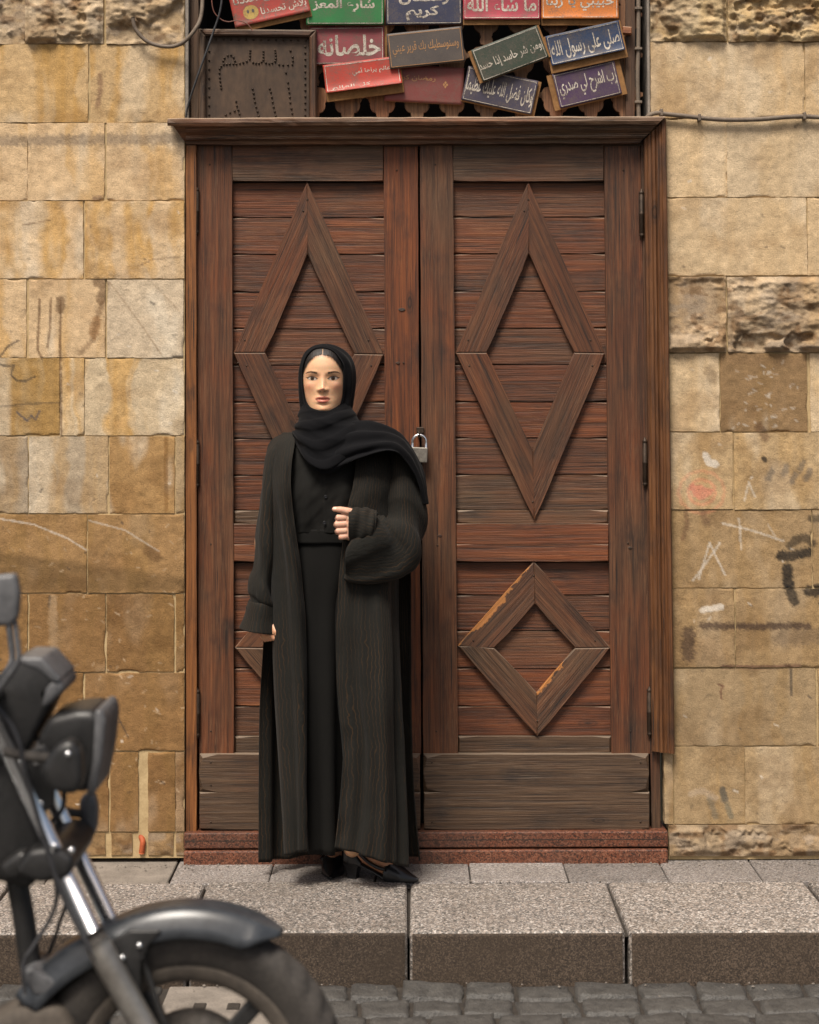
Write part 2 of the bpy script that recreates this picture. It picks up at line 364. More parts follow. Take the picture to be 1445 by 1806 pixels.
# pavement: bed, kerb stones, two rows of slabs
pav = link('pavement', mesh([(-4, -.77, -.02), (4, -.77, -.02), (4, .3, -.02), (-4, .3, -.02)], [(0, 1, 2, 3)]), M['grit']); pav['kind'] = 'structure'
def slab(name, x0, x1, y0, y1, z1, h, mat, bev=.004, seg=1, skew=0.0):
    n = 12; bm = bmesh.new(); bmesh.ops.create_cube(bm, size=1)
    for v in bm.verts: v.co = (v.co.x * (x1 - x0) + skew * v.co.y * (y1 - y0), v.co.y * (y1 - y0), v.co.z * h)
    bmesh.ops.bevel(bm, geom=bm.edges[:], offset=bev, segments=seg, affect='EDGES', profile=.5)
    return link(name, bm_me(bm), mat, pav, ((x0 + x1) / 2, (y0 + y1) / 2, z1 - h / 2), (rs.uniform(-.003, .003), rs.uniform(-.003, .003), 0), smooth=False)
yk = -.79; ym = G(722, 1557).y
xk = [G(a, 1597).x for a in (-370, -10, 350, 721, 1088, 1455, 1820)]
for a, b in zip(xk, xk[1:]):
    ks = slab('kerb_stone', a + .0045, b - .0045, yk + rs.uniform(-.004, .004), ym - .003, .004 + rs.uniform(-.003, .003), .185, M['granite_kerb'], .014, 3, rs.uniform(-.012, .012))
    ks.data.materials.append(M['kerb_face'])          # brown grime on the road side, its shade painted into the colour too
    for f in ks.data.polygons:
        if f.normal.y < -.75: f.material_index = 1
xs = [G(a, 1534).x for a in (309, 480, 664, 828, 997, 1170, 1333, 1500, 1665, 1830)]
for a, b in zip(xs, xs[1:]):
    slab('paving_slab', a + .002, b - .002, ym + .001, .06, rs.uniform(-.001, .002), .06, M['granite'], .003, 1, rs.uniform(-.01, .01))
xs = [G(a, 1534).x for a in (-420, -160, 95, 307)]
for a, b in zip(xs, xs[1:]):
    slab('paving_slab', a + .002, b - .002, ym + .001, .06, rs.uniform(-.002, .001), .06, M['concrete'], .003)

# ============================================================ STONE WALL
wall = thing('stone_wall', 'weathered tan sandstone block wall with graffiti around the wooden double door', 'wall')
STROKES = []   # (points px, radius px, softness px, colour, opacity)
def S(pts, r, soft, col, op): STROKES.append((np.array(pts, float), r, soft, np.array(col), op))
dk, br, wh = (.03, .028, .03), (.10, .05, .022), (.62, .56, .48)
S([(0, 628), (15, 610), (32, 601)], 1.2, 1.5, dk, .8); S([(0, 642), (12, 646), (25, 644), (21, 655), (20, 662), (30, 671), (45, 672), (62, 664)], 1.1, 1.6, dk, .7)
S([(0, 717), (50, 712), (105, 710)], .8, 1.6, dk, .5); S([(30, 727), (48, 743), (55, 733), (62, 740), (70, 724)], .9, 1.5, (.06, .06, .08), .75)
S([(107, 530), (106, 600), (108, 768)], 1.2, 2.0, br, .8); S([(107, 528), (106, 545)], 6, 4, br, .7); S([(70, 528), (68, 580), (66, 615), (74, 632)], 1.3, 2, br, .75); S([(90, 526), (88, 580), (84, 612)], 1.2, 2, br, .7)
S([(172, 497), (186, 502), (178, 530)], 6, 5, br, .7); S([(180, 535), (170, 570), (163, 600), (142, 622)], 2.2, 5, br, .5); S([(170, 566), (165, 590)], 6, 5, (.22, .10, .03), .6)
S([(193, 497), (240, 560), (284, 624)], .7, 1.4, (.22, .14, .08), .6); S([(272, 502), (316, 548)], .6, 1.4, (.22, .14, .08), .5)
S([(0, 915), (60, 925), (120, 950), (153, 970)], .8, 1.4, wh, .55); S([(157, 918), (220, 935), (280, 972)], .7, 1.4, wh, .45)
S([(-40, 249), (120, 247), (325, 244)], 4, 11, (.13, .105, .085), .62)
S([(176, 132), (178, 150), (172, 185)], 2, 5, (.12, .05, .04), .55); S([(168, 350), (176, 349)], 3, 4, (.12, .06, .05), .6)
S([(40, 397), (88, 388)], .7, 1.3, br, .6); S([(243, 470), (270, 457), (318, 453)], .7, 1.5, br, .6)
S([(293, 770), (293, 900)], 2, 3, (.16, .075, .02), .6); S([(263, 973), (275, 980)], 7, 7, (.09, .045, .02), .6)
S([(88, 1052), (86, 1070)], 1.6, 2, dk, .6); S([(93, 1056), (95, 1180)], 4, 7, (.45, .34, .22), .35); S([(208, 1265), (226, 1300)], .9, 1.5, dk, .6)
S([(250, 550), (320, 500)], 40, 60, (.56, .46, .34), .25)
blk = (.012, .012, .013)
S([(1378, 981), (1400, 979), (1424, 974)], 6, 7, blk, .92); S([(1394, 962), (1402, 952), (1420, 948), (1432, 957)], 4, 7, blk, .75); S([(1389, 1003), (1391, 1030)], 7, 5, blk, .95); S([(1394, 1040), (1402, 1062)], 6, 6, blk, .88); S([(1428, 1043), (1450, 1040)], 7, 7, blk, .9); S([(1432, 915), (1446, 914)], 4, 5, blk, .7)
S([(1240, 1104), (1330, 1105), (1425, 1104)], 2.5, 7, (.05, .03, .024), .85); S([(1216, 1118), (1213, 1140), (1215, 1158)], 7, 10, (.055, .034, .026), .8); S([(1380, 1125), (1445, 1122)], 8, 14, (.10, .07, .05), .5)
for r, op in ((24, .45), (41, .3)):
    S([(1238 + r * math.cos(t / 12 * 2 * math.pi), 868 + r * .92 * math.sin(t / 12 * 2 * math.pi)) for t in range(13)], 1.6, 3, (.62, .22, .13), op)
S([(1222, 860), (1240, 864), (1252, 868), (1236, 876), (1226, 868)], 4, 5, (.62, .16, .13), .55)
S([(1245, 803), (1250, 815), (1262, 818)], 5, 3, wh, .85); S([(1240, 1076), (1255, 1073), (1272, 1070)], 4, 3, wh, .85)
S([(1233, 1020), (1252, 958), (1279, 1014)], 1.0, 1.6, wh, .6); S([(1270, 958), (1235, 1008), (1222, 1024)], 1.0, 1.6, wh, .55)
S([(1275, 923), (1325, 935), (1382, 954)], 1.1, 1.6, wh, .5); S([(1304, 915), (1308, 968)], 1.2, 1.6, wh, .5); S([(1313, 884), (1321, 850), (1332, 876)], .9, 1.5, wh, .5); S([(1355, 925), (1370, 950)], .9, 1.5, wh, .3)
for a, b in ((1358, 838), (1385, 830), (1414, 822), (1400, 845), (1425, 838)): S([(a - 3, b + 6), (a, b), (a + 4, b - 8)], 2.6, 5, (.10, .09, .08), .6)
S([(1347, 808), (1350, 812)], 3, 2, blk, .9); S([(1395, 1180), (1396, 1226)], 1.4, 1.5, dk, .7); S([(1267, 1207), (1276, 1210), (1271, 1220), (1273, 1232)], 1, 1.4, (.12, .05, .035), .8)
S([(1210, 900), (1213, 925), (1204, 950)], 2.5, 4, (.12, .06, .035), .6); S([(1240, 905), (1246, 920)], 4, 6, (.14, .08, .05), .6)
S([(1275, 1394), (1278, 1410)], 4, 4, (.07, .07, .062), .8); S([(1283, 1420), (1290, 1440)], 3, 4, (.10, .11, .09), .6); S([(1252, 1408), (1262, 1440)], 3, 5, (.12, .12, .10), .5); S([(1220, 1400), (1240, 1395), (1262, 1408)], 3, 5, (.42, .33, .24), .5)
S([(1275, 1176), (1350, 1177), (1410, 1174)], 2, 3, (.10, .045, .035), .7)
S([(1340, 753), (1350, 770)], 5, 6, (.10, .05, .03), .6); S([(1252, 655), (1258, 668)], 6, 7, (.14, .09, .05), .5); S([(1290, 632), (1420, 640)], 5, 8, (.19, .115, .06), .35)
for k in range(40):
    a, b = rs.uniform(1290, 1420), rs.uniform(640, 755); S([(a, b), (a + rs.uniform(-9, 9), b + rs.uniform(-4, 4))], .8, 1.4, wh, rs.uniform(.2, .6))
for k in range(90):
    a, b = (rs.uniform(0, 325), rs.uniform(300, 1460)) if rs.random() < .5 else (rs.uniform(1180, 1445), rs.uniform(80, 1450))
    S([(a, b), (a + rs.uniform(-7, 7), b + rs.uniform(-5, 5))], .9, 1.6, dk if rs.random() < .55 else wh, rs.uniform(.25, .7))
for k in range(120):
    a, b = rs.uniform(0, 325), rs.uniform(920, 1440); S([(a, b), (a + rs.uniform(-8, 8), b + rs.uniform(-6, 6))], .7, 1.3, (.55, .42, .28), rs.uniform(.15, .5))
def seg_d(x, y, pts):
    d = np.full(x.shape, 1e9)
    for (ax, ay), (bx, by) in zip(pts[:-1], pts[1:]):
        vx, vy = bx - ax, by - ay; L = vx * vx + vy * vy + 1e-9
        t = np.clip(((x - ax) * vx + (y - ay) * vy) / L, 0, 1); d = np.minimum(d, np.hypot(x - ax - t * vx, y - ay - t * vy))
    return d
NB = [0]
def block(x0, y0, x1, y1, base, rough=0.0, band=.5, pale=.0, res=.0045, proud=0.0):
    """one squared stone given by its outline in picture pixels on the wall face"""
    NB[0] += 1; sd = NB[0] * 31
    x0, x1, y0, y1 = x0 - .6, x1 + .6, y0 - .6, y1 + .5
    a, b, c, d = P(x0, y0), P(x1, y0), P(x1, y1), P(x0, y1)
    X0, X1 = (a.x + d.x) / 2, (b.x + c.x) / 2; Z1, Z0 = (a.z + b.z) / 2, (c.z + d.z) / 2
    nx = max(4, int((X1 - X0) / res)); nz = max(4, int((Z1 - Z0) / res))
    X, Z = np.meshgrid(np.linspace(X0, X1, nx), np.linspace(Z1, Z0, nz)); Xo, Zo = X.copy(), Z.copy()
    de = np.minimum(np.minimum(X - X0, X1 - X), np.minimum(Z - Z0, Z1 - Z))
    ed = np.exp(-de / .02)
    X = X + (fbm(Zo * 30, Xo * 3, 3, sd) - .5) * .0045 * ed; Z = Z + (fbm(Xo * 30, Zo * 3, 3, sd + 5) - .5) * .0045 * ed
    f1 = fbm(Xo * 9, Zo * 9, 4, sd); f2 = fbm(Xo * 45, Zo * 45, 3, sd + 3)
    Y = -.0115 - proud + (f1 - .5) * .004 + (f2 - .5) * .002 + .005 * np.exp(-de / .0016) * np.clip(fbm(Xo * 16, Zo * 16, 3, sd + 2) - .60, 0, 1) * 8
    if rough:
        r1 = fbm(Xo * 4 + 2 * (f1 - .5), Zo * 6, 7, sd + 9); r2 = np.abs(fbm(Xo * 7, Zo * 16, 5, sd + 11) - .5) * 2
        led = sst(.0, .05, r1 - .47 + .1 * (f2 - .5))
        ter = np.floor(r1 * 9 + f2 * .7 + f1 * .5) / 9; r1 = r1 * .72 + ter * .28
        Y = Y - rough * .55 * (fbm(Xo * 30, Zo * 48, 5, sd + 21) - .5)
        Y = Y - rough * ((r1 - .45) * 1.6 + led * .35 - r2 * .35) * sst(0, .02, de) - rough * .1
        Y = np.minimum(Y, -.0100)
    V0 = np.stack([X, Y, Z], -1); px, py = proj(V0)
    # colour of the stone itself
    base = np.array(base); C = np.ones(X.shape + (3,)) * base
    if NB[0]: C *= (1 + (vn(np.array([sd * .37]), np.array([.5]), 3)[0] - .5) * .18)
    bn = fbm(px / 26 + 1.7 * (f1 - .5), py / 420 + sd, 3, 71); bs = vn(px / 7, py / 500 + sd, 5)
    m = sst(.44, .66, bn) * (.65 + .35 * bs) * band
    C = C * (1 - m[..., None]) + np.array((.45, .265, .085)) * (base.mean() / .36) ** .8 * m[..., None]
    m = sst(.52, .70, fbm(px / 60 + 9, py / 150 + sd, 4, 23)) * pale
    C = C * (1 - m[..., None]) + np.array((.62, .54, .42)) * m[..., None]
    m = sst(.50, .75, fbm(px / 70, py / 55 + sd * .7, 5, 41)) * .45
    C = C * (1 - m[..., None] * np.array((.42, .50, .58)))
    C *= (.86 + .28 * fbm(px / 9, py / 9, 3, sd))[..., None]
    if rough:
        C *= (0.70 + .55 * fbm(px / 26, py / 12, 5, sd + 77))[..., None]
        m = sst(.50, .66, fbm(px / 34, py / 18, 5, sd + 99)) * .5; C = C * (1 - m[..., None]) + np.array((.27, .22, .17)) * m[..., None]
        m = sst(.55, .70, fbm(px / 22, py / 16, 5, sd + 55)) * .6; C = C * (1 - m[..., None]) + np.array((.13, .065, .025)) * m[..., None]
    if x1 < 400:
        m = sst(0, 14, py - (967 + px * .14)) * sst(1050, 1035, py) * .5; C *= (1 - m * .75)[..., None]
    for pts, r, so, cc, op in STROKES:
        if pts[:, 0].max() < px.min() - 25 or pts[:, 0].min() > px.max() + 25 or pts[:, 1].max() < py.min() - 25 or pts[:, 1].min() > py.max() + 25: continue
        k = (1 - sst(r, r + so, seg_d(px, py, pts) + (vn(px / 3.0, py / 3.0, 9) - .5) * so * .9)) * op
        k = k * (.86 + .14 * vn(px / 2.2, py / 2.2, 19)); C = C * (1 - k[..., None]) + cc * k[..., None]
    # front face, and sides on vertices of their own so that the arrises stay sharp
    cen = np.array(((X0 + X1) / 2, 0, (Z0 + Z1) / 2)); V0 = V0 - cen; C = np.clip(C, .008, .8)
    lp_ = np.concatenate([np.stack([np.zeros(nx, int), np.arange(nx)], 1), np.stack([np.arange(1, nz), np.full(nz - 1, nx - 1)], 1), np.stack([np.full(nx - 1, nz - 1), np.arange(nx - 2, -1, -1)], 1), np.stack([np.arange(nz - 2, 0, -1), np.zeros(nz - 2, int)], 1)])
    rim = V0[lp_[:, 0], lp_[:, 1]]; bk = rim.copy(); bk[:, 1] = .05; rc = C[lp_[:, 0], lp_[:, 1]]; m_ = len(rim); b0 = nx * nz
    idx_ = np.arange(b0).reshape(nz, nx); fq = np.stack([idx_[:-1, :-1], idx_[1:, :-1], idx_[1:, 1:], idx_[:-1, 1:]], -1).reshape(-1, 4).tolist()
    fq += [(b0 + k, b0 + (k + 1) % m_, b0 + m_ + (k + 1) % m_, b0 + m_ + k) for k in range(m_)]
    me = bpy.data.meshes.new('m'); me.from_pydata(np.vstack([V0.reshape(-1, 3), rim, bk]).tolist(), [], fq)
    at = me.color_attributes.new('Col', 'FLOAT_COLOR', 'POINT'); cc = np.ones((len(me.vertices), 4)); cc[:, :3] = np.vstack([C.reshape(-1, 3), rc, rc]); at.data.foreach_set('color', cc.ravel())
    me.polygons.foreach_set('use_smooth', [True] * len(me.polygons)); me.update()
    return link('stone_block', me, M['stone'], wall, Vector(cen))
T1, T2, T3, T4 = (.55, .395, .235), (.50, .345, .18), (.295, .177, .078), (.228, .128, .052)   # pale, tan, ochre, brown stone
R1, R2, R3 = (.535, .40, .245), (.43, .305, .168), (.305, .208, .110)
LW = [  # (y0, y1, [(x0, x1)...], base, rough, band, pale)
 (-60, 78, [(-330, -110), (-107, 45), (47, 183), (189, 325)], (.40, .30, .19), .032, .25, .2),
 (80, 216, [(-420, -130), (-126, 156), (161, 325)], T2, 0, .9, .35),
 (218, 353, [(-400, -95), (-91, 49), (51, 185), (190, 325)], T1, 0, .55, .4),
 (356, 491, [(-420, -135), (-131, 147), (152, 325)], T1, 0, .9, .5),
 (494, 630, [(-400, -105), (-101, 47), (53, 186), (191, 324)], T1, 0, .7, .5),
 (632, 767, [(-410, -125), (-121, 106), (108, 149), (151, 325)], T2, 0, .95, .5),
 (770, 904, [(-400, -95), (-91, 50), (53, 191), (195, 308), (312, 325)], (.36, .26, .15), 0, .5, .5),
 (908, 1044, [(-410, -135), (-131, 153), (157, 325)], T3, 0, .4, .1),
 (1048, 1183, [(-420, -115), (-111, 49), (54, 186), (190, 307), (312, 325)], T4, 0, .35, .08),
 (1187, 1322, [(-410, -125), (-121, 147), (152, 325)], T4, 0, .25, .05),
 (1326, 1464, [(-420, -105), (-101, 90), (94, 192), (196, 244), (263, 309), (311, 325)], T4, 0, .35, .15)]
RW = [
 (-60, 74, [(1147, 1279), (1283, 1500), (1504, 1760), (1764, 1990)], (.43, .32, .18), .04, .35, .25),
 (76, 208, [(1148, 1417), (1420, 1660), (1664, 1990)], R1, 0, .25, .3),
 (211, 347, [(1172, 1281), (1282, 1540), (1544, 1800), (1803, 1990)], R1, 0, .12, .2),
 (350, 485, [(1174, 1421), (1424, 1640), (1644, 1990)], R1, 0, .15, .3),
 (489, 621, [(1175, 1279), (1283, 1520), (1524, 1780), (1783, 1990)], (.37, .27, .17), .034, .25, .2),
 (624, 760, [(1177, 1267), (1271, 1422), (1429, 1660), (1664, 1990)], R1, 0, .25, .25),
 (763, 897, [(1179, 1291), (1295, 1540), (1544, 1780), (1784, 1990)], R2, 0, .3, .3),
 (900, 1035, [(1180, 1430), (1433, 1660), (1664, 1990)], R3, 0, .25, .12),
 (1038, 1175, [(1182, 1294), (1298, 1540), (1544, 1990)], R3, 0, .25, .12),
 (1179, 1313, [(1184, 1437), (1443, 1660), (1664, 1990)], (.30, .215, .122), 0, .3, .12),
 (1316, 1451, [(1172, 1186), (1189, 1312), (1314, 1540), (1544, 1990)], (.33, .235, .13), 0, .3, .2),
 (1454, 1507, [(1180, 1520), (1524, 1990)], (.27, .195, .12), .022, .2, .1)]
for side, W in (('L', LW), ('R', RW)):
    for y0, y1, bl, base, rough, band, pale in W:
        for x0, x1 in bl:
            out = x1 < -40 or x0 > 1490
            b2 = base
            if (x0, y0) == (1271, 624): b2 = (.235, .15, .075)
            if (x0, y0) == (191, 494): b2 = (.54, .43, .30)
            if (x0, y0) == (195, 770): b2 = (.33, .20, .085)
            if (x0, y0) in ((151, 632), (108, 632)): b2 = (.52, .41, .27)
            if (x0, y0) in ((53, 770),): b2 = (.42, .335, .235)
            if (x0, y0) in ((-91, 770),): b2 = (.34, .27, .19)
            if (x0, y0) == (-121, 632): b2 = (.36, .25, .125)
            pl = .75 if (x0, y0) in ((191, 494), (151, 632)) else pale
            bd = .0 if (x0, y0) == (191, 494) else band
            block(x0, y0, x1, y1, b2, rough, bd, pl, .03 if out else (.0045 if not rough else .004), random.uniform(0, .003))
# small footing stones on the left, with a gap where the orange pipe comes out
for x0, x1 in ((-420, -60), (-56, 88), (92, 186), (198, 233), (263, 306), (312, 324)): block(x0, 1469, x1, 1506, (.26, .165, .08), .008, .2, .1, .0045 if x1 > -40 else .03)
# courses above the picture, and a lintel over the opening
for k in range(4):
    y1 = -64 - 140 * k; y0 = y1 - 137
    for x0 in range(-420, 300, 250): block(x0, y0, min(x0 + 246, 325), y1, T1, 0, .4, .3, .03)
    for x0 in range(1147, 1990, 250): block(x0, y0, min(x0 + 246, 1990), y1, R1, 0, .3, .3, .03)
for x0 in range(329, 1140, 204): block(x0, -480, x0 + 200, -300, T1, 0, .4, .3, .03)
for nm, xa, xb, ya, yb in (('mortar_bed', -440, 326, -620, 1512), ('mortar_bed', 1143, 2000, -620, 213), ('mortar_bed', 1168, 2000, 213, 1512), ('mortar_bed', 326, 1143, -620, -296)):
    a, b = P(xa, ya), P(xb, yb)
    box(nm, a.x, b.x, -.0078 + (.0008 if xa == 1168 else 0), .30, b.z, a.z, M['mortar'], wall)

# grit and crumbs of stone swept against the wall foot and into the kerb joint
VV, FF = [], []; rg = random.Random(11)
for k in range(420):
    if k < 260: x, y, z0 = rg.uniform(-1.5, 1.5), -.012 - abs(rg.gauss(0, .03)) - (.035 if -.76 < 0 else 0), .002
    elif k < 340: x, y, z0 = rg.uniform(-1.4, 1.4), ym + rg.gauss(0, .004), .003
    else: x, y, z0 = rg.uniform(-1.4, 1.4), -.80 - abs(rg.gauss(0, .06)), ZR
    r = rg.uniform(.0015, .0045); b = len(VV)
    for dx, dy, dz in ((1, 0, 0), (0, 1, 0), (-1, 0, 0), (0, -1, 0), (0, 0, .8), (0, 0, -.5)): VV.append((x + dx * r * rg.uniform(.6, 1.4), y + dy * r * rg.uniform(.6, 1.4), z0 + dz * r))
    for a_, b_ in ((0, 1), (1, 2), (2, 3), (3, 0)): FF += [(b + a_, b + b_, b + 4), (b + b_, b + a_, b + 5)]
o = link('loose_grit', mesh(VV, FF), M['concrete']); tag(o, 'loose grit scattered along the wall foot and kerb', 'grit', None, 'stuff')

# ============================================================ DOOR FRAME, STEP
def wood(o, tone=.5, lum=1.0): o['tone'] = float(tone + random.uniform(-.15, .15)); o['lum'] = float(lum * 1.03 * random.uniform(.9, 1.1)); return o
def mean_x(px, ya, yb, Y): return (P(px, ya, Y).x + P(px, yb, Y).x) / 2
frame = thing('door_frame', 'dark brown moulded timber door frame with a cornice, its right casing cut short above the step', 'door frame')
# cornice: profile in (Y, Z) swept along X, mitred at the right end
zt = P(735, 211).z; zb = P(735, 254).z; H = zt - zb
prof = [(.06, 0), (-.058, 0), (-.066, -.05), (-.068, -.20), (-.062, -.33), (-.046, -.36), (-.044, -.44), (-.040, -.52), (-.026, -.62), (-.024, -.70), (-.030, -.73), (-.028, -.82), (-.012, -.86), (-.010, -1.0), (.06, -1.0)]
xl, xr = P(300, 215).x, P(1170, 208).x
def sweep_x(xa, xb, mit, z0, h, n=60, p=prof):
    V = np.zeros((n, len(p), 3))
    for i in range(n):
        for j, (yy, zz) in enumerate(p):
            t = i / (n - 1); z = z0 + zz * h; a = xa + (.056 if zz < -.34 else .0) ; b = xb - (mit * (z0 - z))
            V[i, j] = (a + (b - a) * t, yy + (vn(np.array([t * 40.]), np.array([j * 1.7]), 3)[0] - .5) * .0035, z + (vn(np.array([t * 30.]), np.array([j * .7]), 8)[0] - .5) * .003)
    return V
V = sweep_x(xl, xr, 1.0, zt, H); c = np.array(((xl + xr) / 2, 0, zt))
wood(link('cornice', grid(V - c, closed=True, capends=True, smooth=False), M['wood'], frame, Vector(c)), .25, 1.5)
# right casing: moulded board, vertical, grain along its length
xo0, xo1 = P(1172, 215).x, P(1187, 1320).x
cz0 = P(1180, 1324).z; cw = .069; n = 50
prof2 = [(.05, 0), (-.042, .0), (-.05, .06), (-.05, .22), (-.043, .26), (-.043, .34), (-.037, .36), (-.037, .46), (-.03, .50), (-.034, .55), (-.034, .66), (-.022, .70), (-.018, .84), (-.012, .9), (-.012, 1), (.05, 1)]
V = np.zeros((n, len(prof2), 3)); zm = (zt + cz0) / 2; xm = (xo0 + xo1) / 2
for i in range(n):
    for j, (yy, xx) in enumerate(prof2):
        t = i / (n - 1); top = zt - .002 - xx * cw; z = cz0 + (top - cz0) * t; xe = xo1 + (xo0 - xo1) * (z - cz0) / (zt - cz0)
        V[i, j] = (z - zm, yy + (vn(np.array([t * 40.]), np.array([j * 1.7]), 5)[0] - .5) * .003, -(xe - xx * cw - xm))   # local X is up
o = link('casing', grid(V, closed=True, capends=True, smooth=False), M['wood_orange'], frame, (xm, 0, zm), (0, -math.pi / 2, 0)); wood(o, .8, .62)
def vboard(name, pa, pb, ya, yb, Yf, Yb, parent, tone, lum=1.0, bev=.003, mat='wood', off=0):
    """upright board between picture columns pa..pb (each (top px, bottom px)), rows ya..yb"""
    a, b = pa if hasattr(pa, '__len__') else (pa, pa), pb if hasattr(pb, '__len__') else (pb, pb)
    poly = px_poly([(a[0], ya), (b[0], ya), (b[1], yb), (a[1], yb)], Yf)
    return wood(prism(name, poly, Yf, Yb, M[mat], parent, math.pi / 2, bev, 1, .0008), tone, lum)
def hboard(name, pa, pb, ya, yb, Yf, Yb, parent, tone, lum=1.0, bev=.003, mat='wood'):
    poly = px_poly([(pa, ya), (pb, ya), (pb, yb), (pa, yb)], Yf)
    return wood(prism(name, poly, Yf, Yb, M[mat], parent, 0, bev, 1, .0008), tone, lum)
vboard('jamb', (328, 328), (346, 347), 255, 1468, -.004, .08, frame, 1.15, 1.05, .003, 'wood_orange')
vboard('jamb', (1131, 1150), (1146, 1166), 255, 1466, .012, .08, frame, .35, .8)
hboard('head_rail', 330, 1146, 232, 258, .02, .09, frame, .2, .6)
# red granite step
step = thing('door_step', 'low red granite step with two ledges beneath the wooden double door', 'step')
a, b = P(325, 1468, -.02), P(1178, 1493, -.02); z2 = P(735, 1496, -.03).z
box('upper_slab', a.x, b.x, -.03, .12, z2, P(735, 1468, -.03).z, M['granite_red'], step, .004, 2)
a, b = P(325, 1490, -.04), P(1177, 1490, -.04)
box('lower_slab', a.x - .002, b.x + .002, -.042, .12, -.01, z2 - .005, M['granite_red'], step, .004, 2)
zg = P(735, 1482, -.03).z
box('groove', a.x + .003, b.x - .003, -.0305, .1, zg - .0012, zg + .0012, M['grit'], step)

# ============================================================ DOUBLE DOOR
door = thing('double_door', 'large dark brown wooden double door with raised diamond boards and horizontal planks', 'door')
def leaf(lx0, lx1, sL, sR, planks_u, planks_l, dU, dL, tones):
    """lx: outer columns (top,bottom), sL/sR inner edges of the stiles"""
    A = px_poly([(lx0[0] + 2, 258), (lx1[0] - 2, 258), (lx1[1] - 2, 1462), (lx0[1] + 2, 1462)], .06)
    lf = prism('door_leaf', A, .062, .09, M['wood'], door); wood(lf, .2, .5)
    YS, YP = .016, .040
    vboard('stile', lx0, sL, 255, 1331, YS, .062, lf, tones[0], tones[2]); vboard('stile', sR, lx1, 257, 1331, YS + .001, .062, lf, tones[1], tones[2])
    hboard('rail', sL[0] + .7, sR[0] - .7, 256, 319, YS + .001, .062, lf, .28, 1.05)
    xm = lambda y: (sL[0] + (sL[1] - sL[0]) * (y - 255) / 1076 - 3, sR[0] + (sR[1] - sR[0]) * (y - 255) / 1076 + 3)
    def pl(lst, yend):
        for y0, y1 in zip(lst, lst[1:] + [yend]):
            a, b = xm((y0 + y1) / 2); hboard('plank', a, b, y0 + 1.6, y1 - .4, YP + random.uniform(-.002, .002), .0615, lf, random.choice((.35, .62, .78, .9, .55)) + (tones[2] - 1) * 2, random.uniform(.85, 1.1), .0045)
    pl(planks_u[:-1], planks_u[-1]); pl(planks_l[:-1], planks_l[-1])
    # lock rail: bevelled strip and two boards
    a, b = xm(940); a += 3.5; b -= 3.5
    hboard('plank', a, b, planks_u[-1] + 1, 923, YP - .01, .0615, lf, .15, 1.2, .006)
    hboard('rail', a, b, 924, 959.4, YS + .002, .0615, lf, .85, 1.0, .002); hboard('rail', a, b, 960, 990, YS + .002, .0615, lf, 1.0, 1.15, .003)
    a, b = xm(1315); hboard('plank', a + 3.5, b - 3.5, 1299, 1329, YP - .012, .0615, lf, .0, 1.0, .006)
    # kick boards at the foot, standing proud with a chamfered top
    for y0, y1, bv in ((1331, 1397.5, .012), (1398, 1463, .004)):
        xa = lx0[0] + (lx0[1] - lx0[0]) * (y0 - 255) / 1208; xb = lx1[0] + (lx1[1] - lx1[0]) * (y0 - 255) / 1208
        hboard('kick_board', xa + 1, xb - 1, y0, y1, -.004, .061, lf, -.1, .95, bv)
    for D in (dU, dL):
        (ot, orr, ob, ol), (it, ir, ib, il), wear = D
        for k, (p, q, r, s_) in enumerate(((ot, orr, ir, it), (orr, ob, ib, ir), (ob, ol, il, ib), (ol, ot, it, il))):
            A = px_poly([p, q, r, s_], .022); ang = math.atan2(A[1][1] - A[0][1], A[1][0] - A[0][0])
            if ang > math.pi / 2: ang -= math.pi
            if ang < -math.pi / 2: ang += math.pi
            mt = 'wood_wear' if (wear and k == 3) else 'wood_wear2' if (wear and k == 1) else 'wood'
            wood(prism('diamond_board', A, .019, .0385, M[mt], lf, ang, .0035, 1, .0008), random.choice((.45, .6, .75)) if not wear else .3, 1.0)
    return lf
pu = [320, 382, 447, 513, 578, 642, 708, 772, 837, 899]; pl_ = [991, 1049, 1112, 1178, 1245, 1298]
L1 = leaf((347, 351), (737, 743), (409, 413), (677, 681), [v + 1 for v in pu], pl_,
     (((542, 321), (677, 625), (547, 918), (412, 622)), ((543, 448), (625, 624), (546, 796), (468, 622)), 0),
     (((545, 991), (680, 1143), (549, 1298), (414, 1142)), ((546, 1066), (617, 1143), (549, 1222), (476, 1143)), 0), (.5, 1.2, 1.15))
L1['label'] = 'left leaf of the door, reddish brown'
R1_ = leaf((741, 747), (1130, 1148), (799, 808), (1066, 1079), pu, pl_,
     (((932, 321), (1067, 623), (943, 918), (804, 622)), ((933, 447), (1013, 622), (940, 796), (859, 622)), 0),
     (((942, 990), (1077, 1142), (948, 1299), (808, 1139)), ((944, 1065), (1015, 1143), (947, 1222), (872, 1143)), 1), (.5, .65, 1.05))
R1_['label'] = 'right leaf of the door, chipped orange on the lower diamond'
hp = lathe([(.0001, .085), (.003, .083), (.0035, .078), (.0085, .074), (.0085, .068), (.007, .066), (.0085, .064), (.0085, .004), (.0095, .002), (.0095, -.002), (.0085, -.004), (.0085, -.064), (.007, -.066), (.0085, -.068), (.0085, -.074), (.0035, -.078), (.003, -.083), (.0001, -.085)], 12)
hp.materials.append(M['iron'])
for px_, py_, lf in ((347, 372, L1), (347.5, 818, L1), (348.5, 1258, L1), (1132, 377, R1_), (1138, 816, R1_), (1146, 1256, R1_)):
    q = P(px_, py_, .008); link('hinge', hp, None, lf, q - loc_of(lf))
